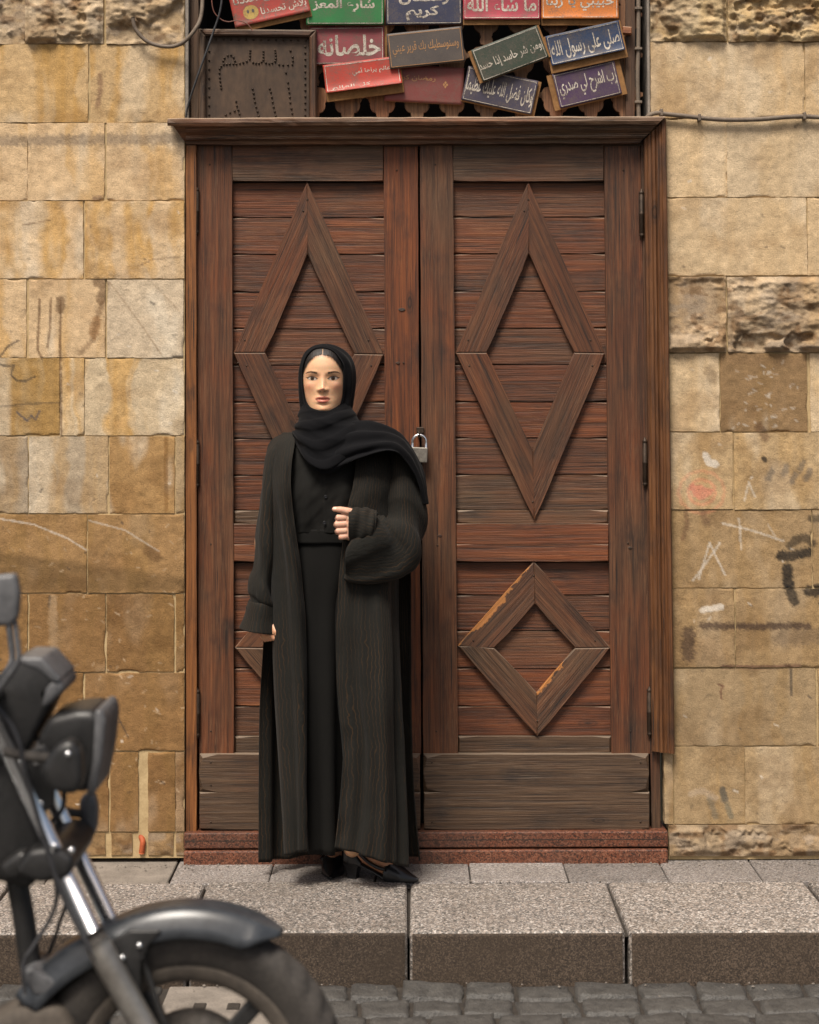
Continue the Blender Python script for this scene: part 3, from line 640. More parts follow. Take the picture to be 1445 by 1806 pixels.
def knot(px_, py_, lf, r=.008):
    q = P(px_, py_, .0155)
    V = np.array([[[math.cos(a) * rr * 1.5, -yy, math.sin(a) * rr * .7] for a in np.linspace(0, 2 * math.pi, 13)[:-1]] for rr, yy in ((r, 0), (r * .7, .0016), (r * .45, .0004), (.0002, .001))])
    return wood(link('knot', grid(V, closed=True), M['wood'], lf, q - loc_of(lf)), .3, .55)
knot(709, 546, L1); knot(702, 640, L1, .005); knot(1112, 966, R1_, .005); knot(776, 945, R1_, .006)
nail = lathe([(.0001, .0016), (.0022, .0013), (.0032, .0), (.0030, -.003)], 8); nail.transform(Matrix.Rotation(math.pi / 2, 4, 'X')); nail.materials.append(M['iron'])
for lf, pts in ((L1, ((542, 352), (535, 372), (650, 600), (655, 645), (432, 600), (435, 645), (420, 640), (370, 290), (372, 1290), (700, 300), (712, 640), (708, 1290), (372, 960), (710, 962), (372, 1345), (372, 1385), (372, 1450))), (R1_, ((932, 352), (925, 372), (1042, 600), (1045, 645), (826, 600), (828, 645), (940, 885), (768, 290), (770, 1290), (1100, 300), (1112, 1290), (772, 962), (1108, 958), (762, 1345), (762, 1450), (1130, 1345), (1130, 1450), (942, 1015), (835, 1130), (1050, 1130), (948, 1272)))):
    for a, b in pts:
        yy = -.0045 if b > 1331 else .0155 if (a < 400 or a > 690) and (a < 800 or a > 1066) else .0185
        link('nail', nail, None, lf, P(a, b, yy) - loc_of(lf))
# hasp staple and padlock
q = P(741, 762, 0)
hs = tube('hasp_staple', [q + Vector((-.006, .03, .004)), q + Vector((-.005, -.012, .002)), q + Vector((-.003, -.02, -.006)), q + Vector((-.003, -.012, -.016)), q + Vector((-.004, .03, -.018))], .0035, M['iron'], R1_, 8, 16)
o = box('latch_plate', q.x - .012, q.x + .014, .008, .03, q.z - .004, q.z + .016, M['iron'], R1_, .002)
pk = thing('padlock', 'worn grey steel padlock hanging from the staple between the door leaves', 'padlock', tuple(P(740, 790, -.01)))
c = P(739.5, 802, -.012); w2 = .0275
bd = link('lock_body', box_me(.0555, .022, .050, .003, 2), M['steel'], pk, c - pk.location, (0, math.radians(3), 0))
h = P(740, 767, -.012).z
sh = []
for k in range(13):
    t = math.pi * k / 12; sh.append((c.x + .0005 + math.cos(t) * .0225, c.y, h - .0225 + math.sin(t) * .0225))
sh = [(c.x + .0235, c.y, c.z)] + sh + [(c.x - .0225, c.y, c.z)]
tube('shackle', sh, .0046, M['chrome'], pk, 10)

# ============================================================ OPENING ABOVE THE DOOR
zc = P(735, 212).z
dark = thing('dark_opening', 'dark unlit opening behind the carved lattice above the door', 'opening')
a, b = P(330, -300), P(1140, 215)
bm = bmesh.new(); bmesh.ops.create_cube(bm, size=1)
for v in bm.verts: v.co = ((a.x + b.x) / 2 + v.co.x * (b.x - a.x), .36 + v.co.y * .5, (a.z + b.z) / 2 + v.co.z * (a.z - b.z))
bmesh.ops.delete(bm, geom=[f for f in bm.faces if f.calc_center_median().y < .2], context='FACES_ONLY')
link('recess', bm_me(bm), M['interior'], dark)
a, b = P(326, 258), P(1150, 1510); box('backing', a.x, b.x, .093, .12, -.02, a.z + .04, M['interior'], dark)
lat = thing('lattice_screen', 'brown carved wooden lattice with scalloped balusters above the door cornice', 'lattice')
# scalloped baluster: half width as a function of height, one repeat is 72 px high
per = 72 / 530.; pitch = 61 / 530.
def halfw(t):
    t = t % 1.0
    def disc(c, r):
        d = abs(t - c) * per
        return math.sqrt(max(0, r * r - d * d))
    w_ = .0085 + .002 * math.cos(t * 40)
    w_ = max(w_, disc(.10, .0215), disc(.30, .0215) , disc(.52, .030) + .012 * (abs(t - .52) < .2), (.0575 * (abs(t - .74) < .055)), disc(.74, .034) + .016 * (abs(t - .74) < .22))
    return min(w_, .0576)
nz = 180; zs = np.linspace(0, 5 * per, nz)
V = np.zeros((nz, 4, 3))
for i, z in enumerate(zs):
    hw = halfw(z / per + .04); V[i] = [(-hw, -.008, z), (hw, -.008, z), (hw, .008, z), (-hw, .008, z)]
bal = grid(V - np.array((0, 0, 2.5 * per)), closed=True, capends=True, smooth=False)
# turn the mesh so that its local X runs up the grain
bal.transform(Matrix.Rotation(math.pi / 2, 4, 'Y')); bal.materials.append(M['wood'])
for k in range(-1, 9):
    q = P(614 + 61 * k, 205, .05); wood(link('baluster', bal, None, lat, (q.x, .022, zc - .01 + 2.5 * per), (0, -math.pi / 2, 0)), .2, 2.3)
vboard('post', (336, 336), (350, 350), -300, 212, .02, .08, lat, .2, .9)
vboard('post', (1104, 1104), (1120, 1120), -300, 210, .0, .07, lat, .3, .9)
hboard('cross_rail', 335, 1136, -290, -230, .03, .075, lat, .3, .9)
# plaster edges of the opening
for k, (xa, xb, nm) in enumerate(((326.5, 333, 'edge_strip'), (1138.5, 1147.5, 'edge_strip'))):
    a, b = P(xa, -300), P(xb, 213); box(nm, a.x, b.x, -.006, .28, b.z, a.z, M['plaster'], wall, .002)

# studded panel
pan = thing('studded_panel', 'square framed dark metal panel with lettering picked out in studs, beside the signs', 'panel', tuple(P(454, 212, -.02)))
def pbox(name, pts, y0, y1, mat, parent, bev=.002, ang=0): return prism(name, px_poly(pts, y0), y0, y1, mat, parent, ang, bev)
pbox('sheet', [(362, 62), (546, 62), (546, 211), (362, 211)], -.022, -.006, M['tin'], pan)
for pts, ang in (([(350, 50), (558, 52), (546, 64), (362, 62)], 0), ([(350, 50), (362, 62), (362, 212), (350, 212)], math.pi / 2), ([(558, 52), (558, 212), (546, 212), (546, 64)], math.pi / 2)):
    wood(pbox('frame_bar', pts, -.042, -.004, M['wood'], pan, .005, ang), .3, .8)
D = [(x, 69 + (x - 368) * .012) for x in np.arange(368, 545, 13.2)] + [(369, y) for y in range(90, 212, 16)] + [(538.5, y) for y in range(82, 212, 11)]
z = [(550,450),(548,435),(545,415),(543,395),(541,372),(542,350),(550,337),(563,327),(578,327),(593,325),(612,325),(560,310),(567,295),(583,282),(600,280),(613,292),(620,310),(627,325),(645,322),(662,318),(680,312),(695,300),(697,285),(697,270),(698,257),(712,318),(727,322),(742,322),(755,315),(765,305),(765,290),(765,275),(765,262),(778,320),(795,324),(810,320),(825,312),(828,298),(828,282),(826,268),(825,256),(845,328),(865,330),(890,330),(912,328),(915,310),(914,290),(903,258),(880,370),(890,420),(893,447),(897,470),(900,495),(902,522),(908,553),(912,578),(915,605),(797,452),(803,470),(808,495),(812,520),(817,545),(823,568),(828,590),(825,610),(710,453),(715,475),(718,498),(722,520),(728,545),(735,568),(740,590),(733,608),(626,517),(630,540),(637,560),(643,580),(645,600),(618,565),(595,573),(573,585),(555,600),(628,610),(660,605)]
D += [(200 + a / 2.89, b / 2.89) for a, b in z]
VV, FF = [], []
for a, b in D:
    q = P(a, b, -.022) - pan.location; n0 = len(VV); R = .0042
    for rr, yy in ((R, .001), (R * .8, -.003), (R * .35, -.0048)):
        VV += [(q.x + rr * math.cos(t), q.y + yy, q.z + rr * math.sin(t)) for t in np.linspace(0, 2 * math.pi, 9)[:-1]]
    for r in range(2):
        for k in range(8): FF.append((n0 + r * 8 + k, n0 + r * 8 + (k + 1) % 8, n0 + r * 8 + 8 + (k + 1) % 8, n0 + r * 8 + 8 + k))
    FF.append(tuple(n0 + 16 + k for k in range(8)))
o = link('studs', mesh(VV, FF), M['iron'], pan, smooth=True); o['kind'] = 'stuff'

# ============================================================ SIGNS
forms = {}
for c_ in range(0xFE70, 0xFEFD):
    d_ = unicodedata.decomposition(chr(c_)).split()
    if len(d_) >= 2 and d_[0] in ('<isolated>', '<initial>', '<medial>', '<final>'): forms.setdefault(tuple(d_[1:]), {})[d_[0][1:-1]] = chr(c_)
def shape(s):
    tk = []; i = 0; hx = lambda ch: '%04X' % ord(ch)
    while i < len(s):
        if i + 1 < len(s) and s[i] == '\u0644' and (hx(s[i]), hx(s[i + 1])) in forms: tk.append((hx(s[i]), hx(s[i + 1]))); i += 2
        else: tk.append((hx(s[i]),)); i += 1
    r = []
    for k, t in enumerate(tk):
        f = forms.get(t)
        if not f: r.append(chr(int(t[0], 16))); continue
        pv = k > 0 and forms.get(tk[k - 1], {}).get('initial'); nx = k + 1 < len(tk) and forms.get(tk[k + 1], {}).get('final') and f.get('initial')
        r.append(f['medial' if pv and nx and 'medial' in f else 'final' if pv and 'final' in f else 'initial' if nx else 'isolated'])
    return ''.join(reversed(r))
def text_me(s, bold):
    cu = bpy.data.curves.new('t', 'FONT'); cu.body = shape(s); cu.size = 1; cu.offset = bold; cu.resolution_u = 3; cu.align_x = 'CENTER'
    for k in range(3): cu.materials.append(None)
    for i, bf in enumerate(cu.body_format): bf.material_index = i % 3      # fill neighbouring letters apart, they overlap
    o = bpy.data.objects.new('t', cu); COL.objects.link(o); bpy.context.view_layer.update()
    me = bpy.data.meshes.new_from_object(o.evaluated_get(bpy.context.evaluated_depsgraph_get())); bpy.data.objects.remove(o); bpy.data.curves.remove(cu)
    me.materials.clear(); n = len(me.vertices); v = np.zeros(n * 3); me.vertices.foreach_get('co', v); v = v.reshape(-1, 3)
    me.polygons.foreach_set('material_index', [0] * len(me.polygons))
    return me, v
def print_mat(name, col, dirt=.5, fade=None):
    s = NT(name); v, oi = s.objv(); n1 = s.noise(v, 22, 6, .68); n2 = s.noise(v, 240, 3, .6); n3 = s.noise(v, 7, 3, .6)
    c = s.mix(s.math('MULTIPLY', s.math('SUBTRACT', n3, .38), 2.2, clamp=True), col, fade or tuple(k * .5 + .012 for k in col))
    m = s.math('MULTIPLY', s.math('SUBTRACT', s.math('ADD', s.math('MULTIPLY', n1, .6), s.math('MULTIPLY', n2, .5)), .505), 8.0 * dirt, clamp=True)
    c = s.mix(m, c, (.10, .075, .055))
    return s.fin(c, .6, s.bump(s.math('ADD', n1, n2), .25, .002))
M['ink'] = print_mat('pale_lettering', (.56, .51, .44), .75, (.42, .36, .28)); M['ink_gold'] = print_mat('gold_lettering', (.40, .20, .07), .4, (.28, .14, .06)); M['ink_yellow'] = print_mat('yellow_print', (.45, .30, .07), .5)
M['sheet_back'] = noisy('peeled_sheet_edge', (.20, .165, .125), (.36, .31, .25), 30, .8, .2)
def sign(label, quad, Y, col, texts, ink='ink', back=(0, 0, 0, 0), curl=None, border=True, dirt=.5, fade=None, tilt=.0):
    """quad: top-left, top-right, bottom-right, bottom-left of the printed sheet in picture pixels; back: how far the
    backing board sticks out (left, right, top, bottom) in pixels; curl: edges of the sheet that peel"""
    q = [P(a, b, Y) for a, b in quad]; c = sum(q, Vector()) / 4
    ux = ((q[1] - q[0]) + (q[2] - q[3])) / 2; W_ = ux.length; ang = math.atan2(ux.z, ux.x); Hh = (((q[0] - q[3]) + (q[1] - q[2])) / 2).length
    t = thing('sign_plaque', label, 'sign', tuple(c), 'signs above the door'); t.rotation_euler = (tilt, -ang, 0)
    k = 1 / 530.; l_, r_, u_, d_ = (v * k for v in back)
    bo = link('backing_board', box_me(W_ + l_ + r_, .005, Hh + u_ + d_, .0008), M['board'], t, ((r_ - l_) / 2, .0032, (u_ - d_) / 2))
    nx, nz = 26, 14; X, Zg = np.meshgrid(np.linspace(-W_ / 2, W_ / 2, nx), np.linspace(Hh / 2, -Hh / 2, nz))
    def lift(x, z):
        y = -.0012 - .0015 * fbm(x * 22 + 5, z * 22 + c.x * 9, 3, 4)
        for e, am in (curl or {}).items():
            d = {'b': (z + Hh / 2), 'l': (x + W_ / 2), 'r': (W_ / 2 - x), 't': (Hh / 2 - z)}[e]
            y = y - am * np.exp(-d / .012) * (.6 + .8 * vn(x * 30, z * 30, 6))
        return y
    me = grid(np.stack([X, lift(X, Zg), Zg], -1))
    o = link('printed_sheet', me, print_mat('print', col, dirt, fade), t)
    md = o.modifiers.new('s', 'SOLIDIFY'); md.thickness = .0008; md.offset = -1
    def decal(name, me, v, mat):
        v[:, 1] = lift(v[:, 0], v[:, 2]) - .0013; me.vertices.foreach_set('co', v.ravel()); me.update()
        return link(name, me, M[mat], t)
    if border:
        VV, FF = [], []; e = .006; hw = .0009; n = 24
        for (ax, az), (bx, bz) in ((( -1, 1), (1, 1)), ((1, 1), (1, -1)), ((1, -1), (-1, -1)), ((-1, -1), (-1, 1))):
            A = Vector((ax * (W_ / 2 - e), 0, az * (Hh / 2 - e))); B = Vector((bx * (W_ / 2 - e), 0, bz * (Hh / 2 - e))); d = (B - A).normalized(); nn = Vector((-d.z, 0, d.x)) * hw
            for i in range(n):
                p0, p1 = A.lerp(B, i / n), A.lerp(B, (i + 1) / n); b0 = len(VV); VV += [p0 - nn, p1 - nn, p1 + nn, p0 + nn]; FF.append((b0, b0 + 1, b0 + 2, b0 + 3))
        me = mesh(VV, FF); decal('border_line', me, np.array([list(v) for v in VV]), ink)
    for tx in texts:
        s_, cx, cz, tw, th, bold = tx[:6]; ik = tx[6] if len(tx) > 6 else ink
        me, v = text_me(s_, bold); lo, hi = v.min(0), v.max(0)
        vv = np.zeros_like(v); vv[:, 0] = ((v[:, 0] - lo[0]) / (hi[0] - lo[0]) - .5) * tw * W_ + cx * W_; vv[:, 2] = ((v[:, 1] - lo[1]) / (hi[1] - lo[1]) - .5) * th * Hh + cz * Hh
        decal('lettering', me, vv, ik)
    return t, W_, Hh, lift
U = lambda s: s
t1, W1, H1, lf1 = sign('red sign tilted upwards with a yellow coin face and two lines of writing', ((400, -19), (533, -48), (548, 20), (416, 49)), -.03, (.42, .035, .022), [('حاول تقلدنا', -.1, .14, .72, .30, .012), ('بلاش تحسدنا', .17, -.25, .60, .24, .012)], back=(0, 1, 0, 9), curl={'b': .006, 'r': .003}, border=False, dirt=.6)
th = np.linspace(0, 2 * math.pi, 25)[:-1]; n0 = 24
vv = np.array([[-.26 * W1 + .026 * r * math.cos(a), 0, -.20 * H1 + .024 * r * math.sin(a)] for r in (1, .6, .05) for a in th]); vv[:, 1] = lf1(vv[:, 0], vv[:, 2]) - .0013
link('coin_face', grid(vv.reshape(3, 24, 3), closed=True), M['ink_yellow'], t1)
M['ink_dark'] = print_mat('dark_print', (.09, .07, .06), .4)
for dx in (-.009, .008):
    vv = np.array([[-.26 * W1 + dx + .0045 * r * math.cos(a), 0, -.17 * H1 + .006 * r * math.sin(a)] for r in (1, .05) for a in th]); vv[:, 1] = lf1(vv[:, 0], vv[:, 2]) - .0018
    link('coin_eye', grid(vv.reshape(2, 24, 3), closed=True), M['ink_dark'], t1)
sign('bright green street name sign with a white border', ((541, -26), (678, -26), (677, 44), (540, 44)), -.024, (.012, .165, .038), [('شارع المعز', -.02, -.02, .80, .34, .028)], border=True, dirt=.35)
sign('dark navy sign with large rounded white calligraphy on two lines', ((681, -26), (815, -27), (815, 43), (681, 44)), -.014, (.022, .026, .065), [('رمضان', 0, .20, .66, .40, .03), ('كريم', -.02, -.20, .44, .38, .03)], dirt=.45)
sign('pink red sign with square kufic writing and curled foot', ((817, -30), (953, -30), (953, 34), (817, 35)), -.02, (.40, .038, .065), [('ما شاء الله', 0, -.08, .90, .46, .022)], back=(0, 0, 0, 9), curl={'b': .006}, dirt=.45)
sign('orange sign with white writing and a curled lower edge', ((955, -30), (1091, -30), (1091, 33), (955, 34)), -.012, (.56, .155, .012), [('حبيبي يا ربنا', 0, -.05, .88, .44, .018)], back=(0, 0, 0, 11), curl={'b': .008}, dirt=.5)
sign('faded rose red sign with one large white word, half behind the metal panel', ((546, 47), (678, 46), (678, 113), (546, 115)), -.008, (.27, .042, .052), [('خلصانه', .03, 0, .84, .56, .022)], back=(0, 5, 0, 0), curl={'r': .003}, dirt=.55)
sign('grey brown sign with thin gold calligraphy', ((683, 60), (815, 46), (820, 108), (687, 122)), -.03, (.062, .05, .046), [('وسنوسطيك بك قرير عيني', 0, .02, .88, .40, .004)], ink='ink_gold', dirt=.35, fade=(.085, .066, .055))
sign('dark green sign hanging steeply tilted with white writing', ((830, 88), (953, 44), (962, 102), (853, 146)), -.034, (.026, .042, .024), [('وَمِن شَرِّ حَاسِدٍ إِذَا حَسَدَ'.translate({k: None for k in range(0x64b, 0x653)}), -.01, -.08, .94, .36, .012)], back=(6, 4, 0, 0), curl={'l': .004, 'r': .004}, dirt=.4)
sign('dark blue sign tilted above the purple one, with tall white lettering', ((962, 64), (1092, 36), (1102, 88), (973, 117)), -.026, (.014, .036, .098), [('صلى على رسول الله', 0, -.04, .92, .66, .012)], back=(3, 3, 0, 13), curl={'b': .008, 't': .003}, dirt=.45)
sign('bright red sign with a loose white peeling lower edge', ((569, 114), (705, 99), (708, 147), (576, 166)), -.020, (.48, .035, .016), [('عالم يراها أمي', .12, .12, .50, .26, .006), ('كل العالم', -.16, -.36, .50, .16, .004)], back=(0, 2, 0, 15), curl={'b': .016}, dirt=.45)
sign('dull maroon sign with a small gold greeting and lantern', ((681, 112), (820, 120), (815, 185), (678, 178)), -.006, (.15, .032, .026), [('رمضان كريم', -.12, .14, .52, .20, .012), ('\u2756', .27, .02, .07, .20, .0)], ink='ink_gold', border=False, dirt=.35, fade=(.19, .035, .03))
sign('dusty violet sign tilted downwards under the dark green sign', ((824, 116), (950, 143), (937, 203), (816, 176)), -.012, (.042, .034, .062), [('وكان فضل الله عليك عظيما', 0, -.02, .94, .58, .012)], back=(0, 6, 0, 2), curl={'r': .006}, dirt=.5)
sign('purple sign tilted upwards on an oversized brown board', ((972, 132), (1084, 105), (1096, 166), (990, 191)), -.014, (.062, .026, .078), [('رب اشرح لي صدري', .02, .02, .92, .60, .012)], back=(10, 10, 0, 2), curl={'l': .008, 'r': .004}, dirt=.45)

# ============================================================ CABLES
def cab(name, pts, r, mat, label, Ys, cat='cable', n=60):
    Ys = Ys if hasattr(Ys, '__len__') else [Ys] * len(pts)
    o = tube(name, [P(a, b, y) for (a, b), y in zip(pts, Ys)], r, M[mat], None, 9, n); tag(o, label, cat); return o
c1 = cab('cable', [(234, 30), (240, 52), (262, 74), (296, 82), (322, 75), (344, 52), (356, 20), (358, -60)], .0068, 'cable', 'stiff grey hose looping from the left wall towards the opening', [-.05, -.045, -.04, -.04, -.05, -.06, -.05, -.03])
c2 = cab('cable', [(394, -60), (390, 10), (375, 60), (350, 130), (332, 185), (328, 212)], .0036, 'cable_dark', 'thin black cable slanting down across the metal panel', [-.06, -.06, -.055, -.052, -.03, -.02])
c3 = cab('wire', [(372, -50), (375, 12), (388, 32), (402, 38), (420, 36), (436, 42), (446, 54)], .0018, 'wire_red', 'thin reddish wire curling over the metal panel and red sign', -.055, 'wire')
c4 = cab('conduit', [(1126, -280), (1126, -60), (1126.5, 60), (1125, 140), (1127, 208)], .007, 'cable', 'upright beige conduit pipe at the right side of the lattice', -.006, 'conduit')
for y in (15, 86, 180):
    q = P(1126, y, -.006); o = box('clamp', q.x - .012, q.x + .012, -.018, .012, q.z - .004, q.z + .004, M['cable'], c4, .001)
c5 = cab('cable', [(1137, 213), (1146, 203), (1160, 199), (1176, 201), (1206, 204), (1250, 209), (1290, 211), (1340, 210), (1390, 206), (1420, 205), (1460, 207), (1600, 212), (1990, 210)], .0078, 'cable', 'thick brown cable clipped along the right stone wall beside the cornice', [-.03, -.045, -.035] + [-.03] * 10, n=120)
for a, b in ((1166, 199), (1233, 208), (1418, 205), (1560, 210)):
    q = P(a, b, -.02); o = box('cable_clip', q.x - .005, q.x + .005, -.04, -.01, q.z - .012, q.z + .012, M['cable'], c5, .002)
o = tube('orange_pipe', [P(248, 1474, .0), P(252, 1484, -.012), P(251, 1495, -.014), P(250, 1505, -.012)], .0095, M['orange'], None, 12, 14); tag(o, 'short bright orange plastic pipe sticking out of the wall foot', 'pipe')
o = wood(prism('wood_peg', px_poly([(1098, 47), (1114, 48), (1114, 60), (1098, 59)], -.02), -.03, .0, M['wood'], lat, 0, .002), .1, 2.2)

# ============================================================ MOTORCYCLE (parked parallel to the kerb, heading right)
YB = -2.345
RW_ = .316; wc = P(334, 1895, YB); wc.z = ZR + RW_
bike = thing('motorcycle', 'parked black motorcycle with chrome fork and dusty front fender beside the kerb', 'motorcycle', (wc.x, YB, ZR))
BL = bike.location
def bp(name, pts, dy, th, mat, bev=.01, seg=3, parent=None):
    o = prism(name, px_poly(pts, YB + dy), YB + dy - th / 2, YB + dy + th / 2, M[mat], parent or bike, 0, 0)
    bm = bmesh.new(); bm.from_mesh(o.data); bmesh.ops.bevel(bm, geom=bm.edges[:], offset=bev, segments=seg, affect='EDGES', profile=.5)
    o.data.clear_geometry(); bm.to_mesh(o.data); bm.free(); o.data.polygons.foreach_set('use_smooth', [True] * len(o.data.polygons)); return o
def bt(name, pts, r, mat, n=14, sm=0, parent=None): return tube(name, [P(a, b, YB + d) for a, b, d in pts], r, M[mat], parent or bike, n, sm)
def ringY(prof, n, mod=None):
    V = np.zeros((n, len(prof), 3))
    for i in range(n):
        t = 2 * math.pi * i / n
        for j, (r, yy) in enumerate(prof):
            rr = r - (mod(i, j) if mod else 0); V[i, j] = (rr * math.cos(t), yy, rr * math.sin(t))
    V = np.concatenate([V, V[:1]], 0); return V
half = [(-.090, .026), (-.078, .035), (-.060, .040), (-.045, .0435), (-.030, .043), (-.016, .037), (-.006, .026), (-.001, .012)]
tp = [(RW_ + a, -b) for a, b in half] + [(RW_, 0)] + [(RW_ + a, b) for a, b in half[::-1]]
tyre_me = grid(ringY(tp + [tp[0]], 180, lambda i, j: .006 if (5 <= j <= 11 and (i + abs(j - 8)) % 5 < 1.5 and j != 8) else 0))
rim_me = grid(ringY([(RW_ - .119, -.018), (RW_ - .113, -.026), (RW_ - .092, -.030), (RW_ - .084, -.030), (RW_ - .084, -.026), (RW_ - .10, -.02), (RW_ - .10, .02), (RW_ - .084, .026), (RW_ - .084, .030), (RW_ - .092, .030), (RW_ - .113, .026), (RW_ - .119, .018), (RW_ - .119, -.018)], 72))
def wheel(name, cx):
    w_ = link(name, rim_me, M['rubber_dust'], bike, Vector((cx, YB, ZR + RW_)) - BL)
    link('tyre', tyre_me, M['rubber'], w_)
    h = lathe([(.02, -.05), (.05, -.048), (.055, -.03), (.03, -.02), (.03, .02), (.055, .03), (.05, .048), (.02, .05)], 24); h.transform(Matrix.Rotation(math.pi / 2, 4, 'X')); link('hub', h, M['alu'], w_)
    for k in range(5):
        me = box_me(.17, .022, .034, .006, 2); a = 2 * math.pi * k / 5 + .83
        link('spoke', me, M['plastic'], w_, (math.cos(a) * .115, 0, math.sin(a) * .115), (0, -a, 0))
    d = lathe([(.07, -.003), (.12, -.003), (.12, .003), (.07, .003)], 40); d.transform(Matrix.Rotation(math.pi / 2, 4, 'X')); link('brake_disc', d, M['steel'], w_, (0, .056, 0))
    return w_
wheel('front_wheel', wc.x); wheel('rear_wheel', wc.x - 1.27)
# fender
na, nb = 60, 17; V = np.zeros((na, nb, 3))
for i in range(na):
    t = i / (na - 1); a = math.radians(57 + t * 96); r0 = RW_ + .024 + .05 * max(0, t - .62) ** 1.3 * 2.6
    hw = .066 * min(1, (t + .012) / .10) ** .55
    for j in range(nb):
        s_ = j / (nb - 1) * 2 - 1; r = r0 + .010 * (1 - s_ * s_) - .046 * max(0, abs(s_) - .55) ** 1.4 * 3 * min(1, t / .12)
        V[i, j] = (math.cos(a) * r, s_ * hw, math.sin(a) * r)
fo = link('front_fender', grid(V), M['fender'], bike, Vector((wc.x, YB, ZR + RW_)) - BL); md = fo.modifiers.new('s', 'SOLIDIFY'); md.thickness = .004
bp('fender_flap', [(46, 1700), (66, 1690), (112, 1715), (104, 1742), (70, 1740)], 0, .12, 'plastic_grey', .008)
bp('fender_bracket', [(180, 1668), (230, 1640), (285, 1640), (262, 1668), (250, 1700), (248, 1742), (262, 1810), (235, 1812), (208, 1740)], -.062, .012, 'plastic', .004)
# fork
for d, off in ((-.098, 0), (.098, 1)):
    A = [(-48, 1192), (178, 1675)] if not off else [(-8, 1192), (212, 1662)]
    t_ = bt('fork_tube', [(A[0][0], A[0][1], d), (A[1][0], A[1][1], d)], .0172, 'chrome', 18)
    B_ = [(166, 1652), (176, 1672), (182, 1684), (240, 1786), (300, 1888)] if not off else [(200, 1640), (210, 1660), (218, 1672), (262, 1772), (312, 1880)]
    bt('fork_leg', [(a, b, d) for a, b in B_], [.0205, .026, .0265, .025, .022], 'alu', 18)
    bt('dust_seal', [(B_[0][0] - 5, B_[0][1] - 10, d), (B_[0][0] + 4, B_[0][1] + 8, d)], .0225, 'rubber', 16)
bp('lower_clamp', [(45, 1512), (72, 1472), (118, 1466), (152, 1486), (142, 1520), (92, 1530)], 0, .25, 'plastic', .014)
bp('upper_clamp', [(-62, 1235), (-50, 1205), (5, 1200), (10, 1228), (-30, 1245)], 0, .24, 'plastic', .01)
bp('steering_head', [(-80, 1300), (-10, 1262), (50, 1350), (84, 1470), (66, 1560), (-10, 1540), (-90, 1420)], 0, .11, 'plastic', .02)
bp('horn', [(2, 1522), (40, 1494), (58, 1500), (50, 1530), (40, 1546), (14, 1546)], -.06, .06, 'plastic', .012)
# cockpit
bp('instrument_cluster', [(-45, 1240), (2, 1192), (40, 1152), (78, 1152), (112, 1186), (100, 1232), (80, 1275), (55, 1330), (-30, 1345)], 0, .15, 'plastic', .014)
bp('dial_cover', [(38, 1158), (50, 1149), (88, 1150), (122, 1188), (112, 1198), (78, 1170)], 0, .156, 'plastic_grey', .006)
bp('visor', [(78, 1206), (118, 1184), (126, 1206), (100, 1232), (84, 1242)], 0, .15, 'plastic_grey', .008)
hl = bp('headlight', [(78, 1290), (100, 1252), (150, 1240), (184, 1240), (190, 1262), (180, 1340), (168, 1386), (130, 1378), (92, 1362)], .0, .17, 'plastic', .018)
bp('lens', [(180, 1238), (194, 1240), (200, 1260), (194, 1318), (182, 1380), (172, 1392), (165, 1386), (176, 1330)], .0, .176, 'plastic_grey', .008, 3, hl)
bp('headlight_bracket', [(40, 1330), (78, 1312), (100, 1340), (96, 1420), (70, 1440), (50, 1390)], -.09, .012, 'plastic', .004)
ts = bp('turn_signal', [(76, 1352), (98, 1312), (128, 1298), (147, 1318), (150, 1372), (140, 1398), (108, 1396), (84, 1384)], -.155, .055, 'plastic', .016)
bt('signal_stalk', [(10, 1326, -.11), (48, 1334, -.13), (92, 1338, -.15)], .010, 'rubber', 12, 12)
bp('turn_signal', [(142, 1404), (164, 1392), (174, 1418), (172, 1462), (156, 1490), (143, 1462)], .16, .05, 'plastic_grey', .014)
bt('signal_stalk', [(90, 1420, .11), (120, 1432, .13), (150, 1436, .15)], .009, 'rubber', 12, 12)
# handlebar, grips, levers, mirrors
hb = [(-70, 1245, -.36), (-20, 1225, -.22), (0, 1222, -.06), (0, 1222, .06), (-18, 1225, .22), (-62, 1240, .36)]
bt('handlebar', hb, .011, 'plastic', 12, 30)
for s_ in (0, -1):
    e = hb[s_]; e2 = hb[1 if s_ == 0 else -2]; bt('grip', [(e[0], e[1], e[2]), ((e[0] * .45 + e2[0] * .55), (e[1] * .45 + e2[1] * .55), (e[2] * .45 + e2[2] * .55))], .017, 'rubber', 12)
for d in (.27, -.27):
    x_ = -2 if d > 0 else 10
    mh = bp('mirror', [(-50 + x_, 1034), (-10 + x_, 1014), (20 + x_, 1010), (27 + x_, 1046), (24 + x_, 1088), (10 + x_, 1104), (-38 + x_, 1100)], d, .028, 'plastic_grey', .008)
    bt('mirror_stem', [(14 + x_, 1085, d), (20 + x_, 1130, d), (22 + x_, 1166, d), (4 + x_, 1196, d * .95), (-18 + x_, 1226, d * .85)], .006, 'plastic_grey', 10, 20)
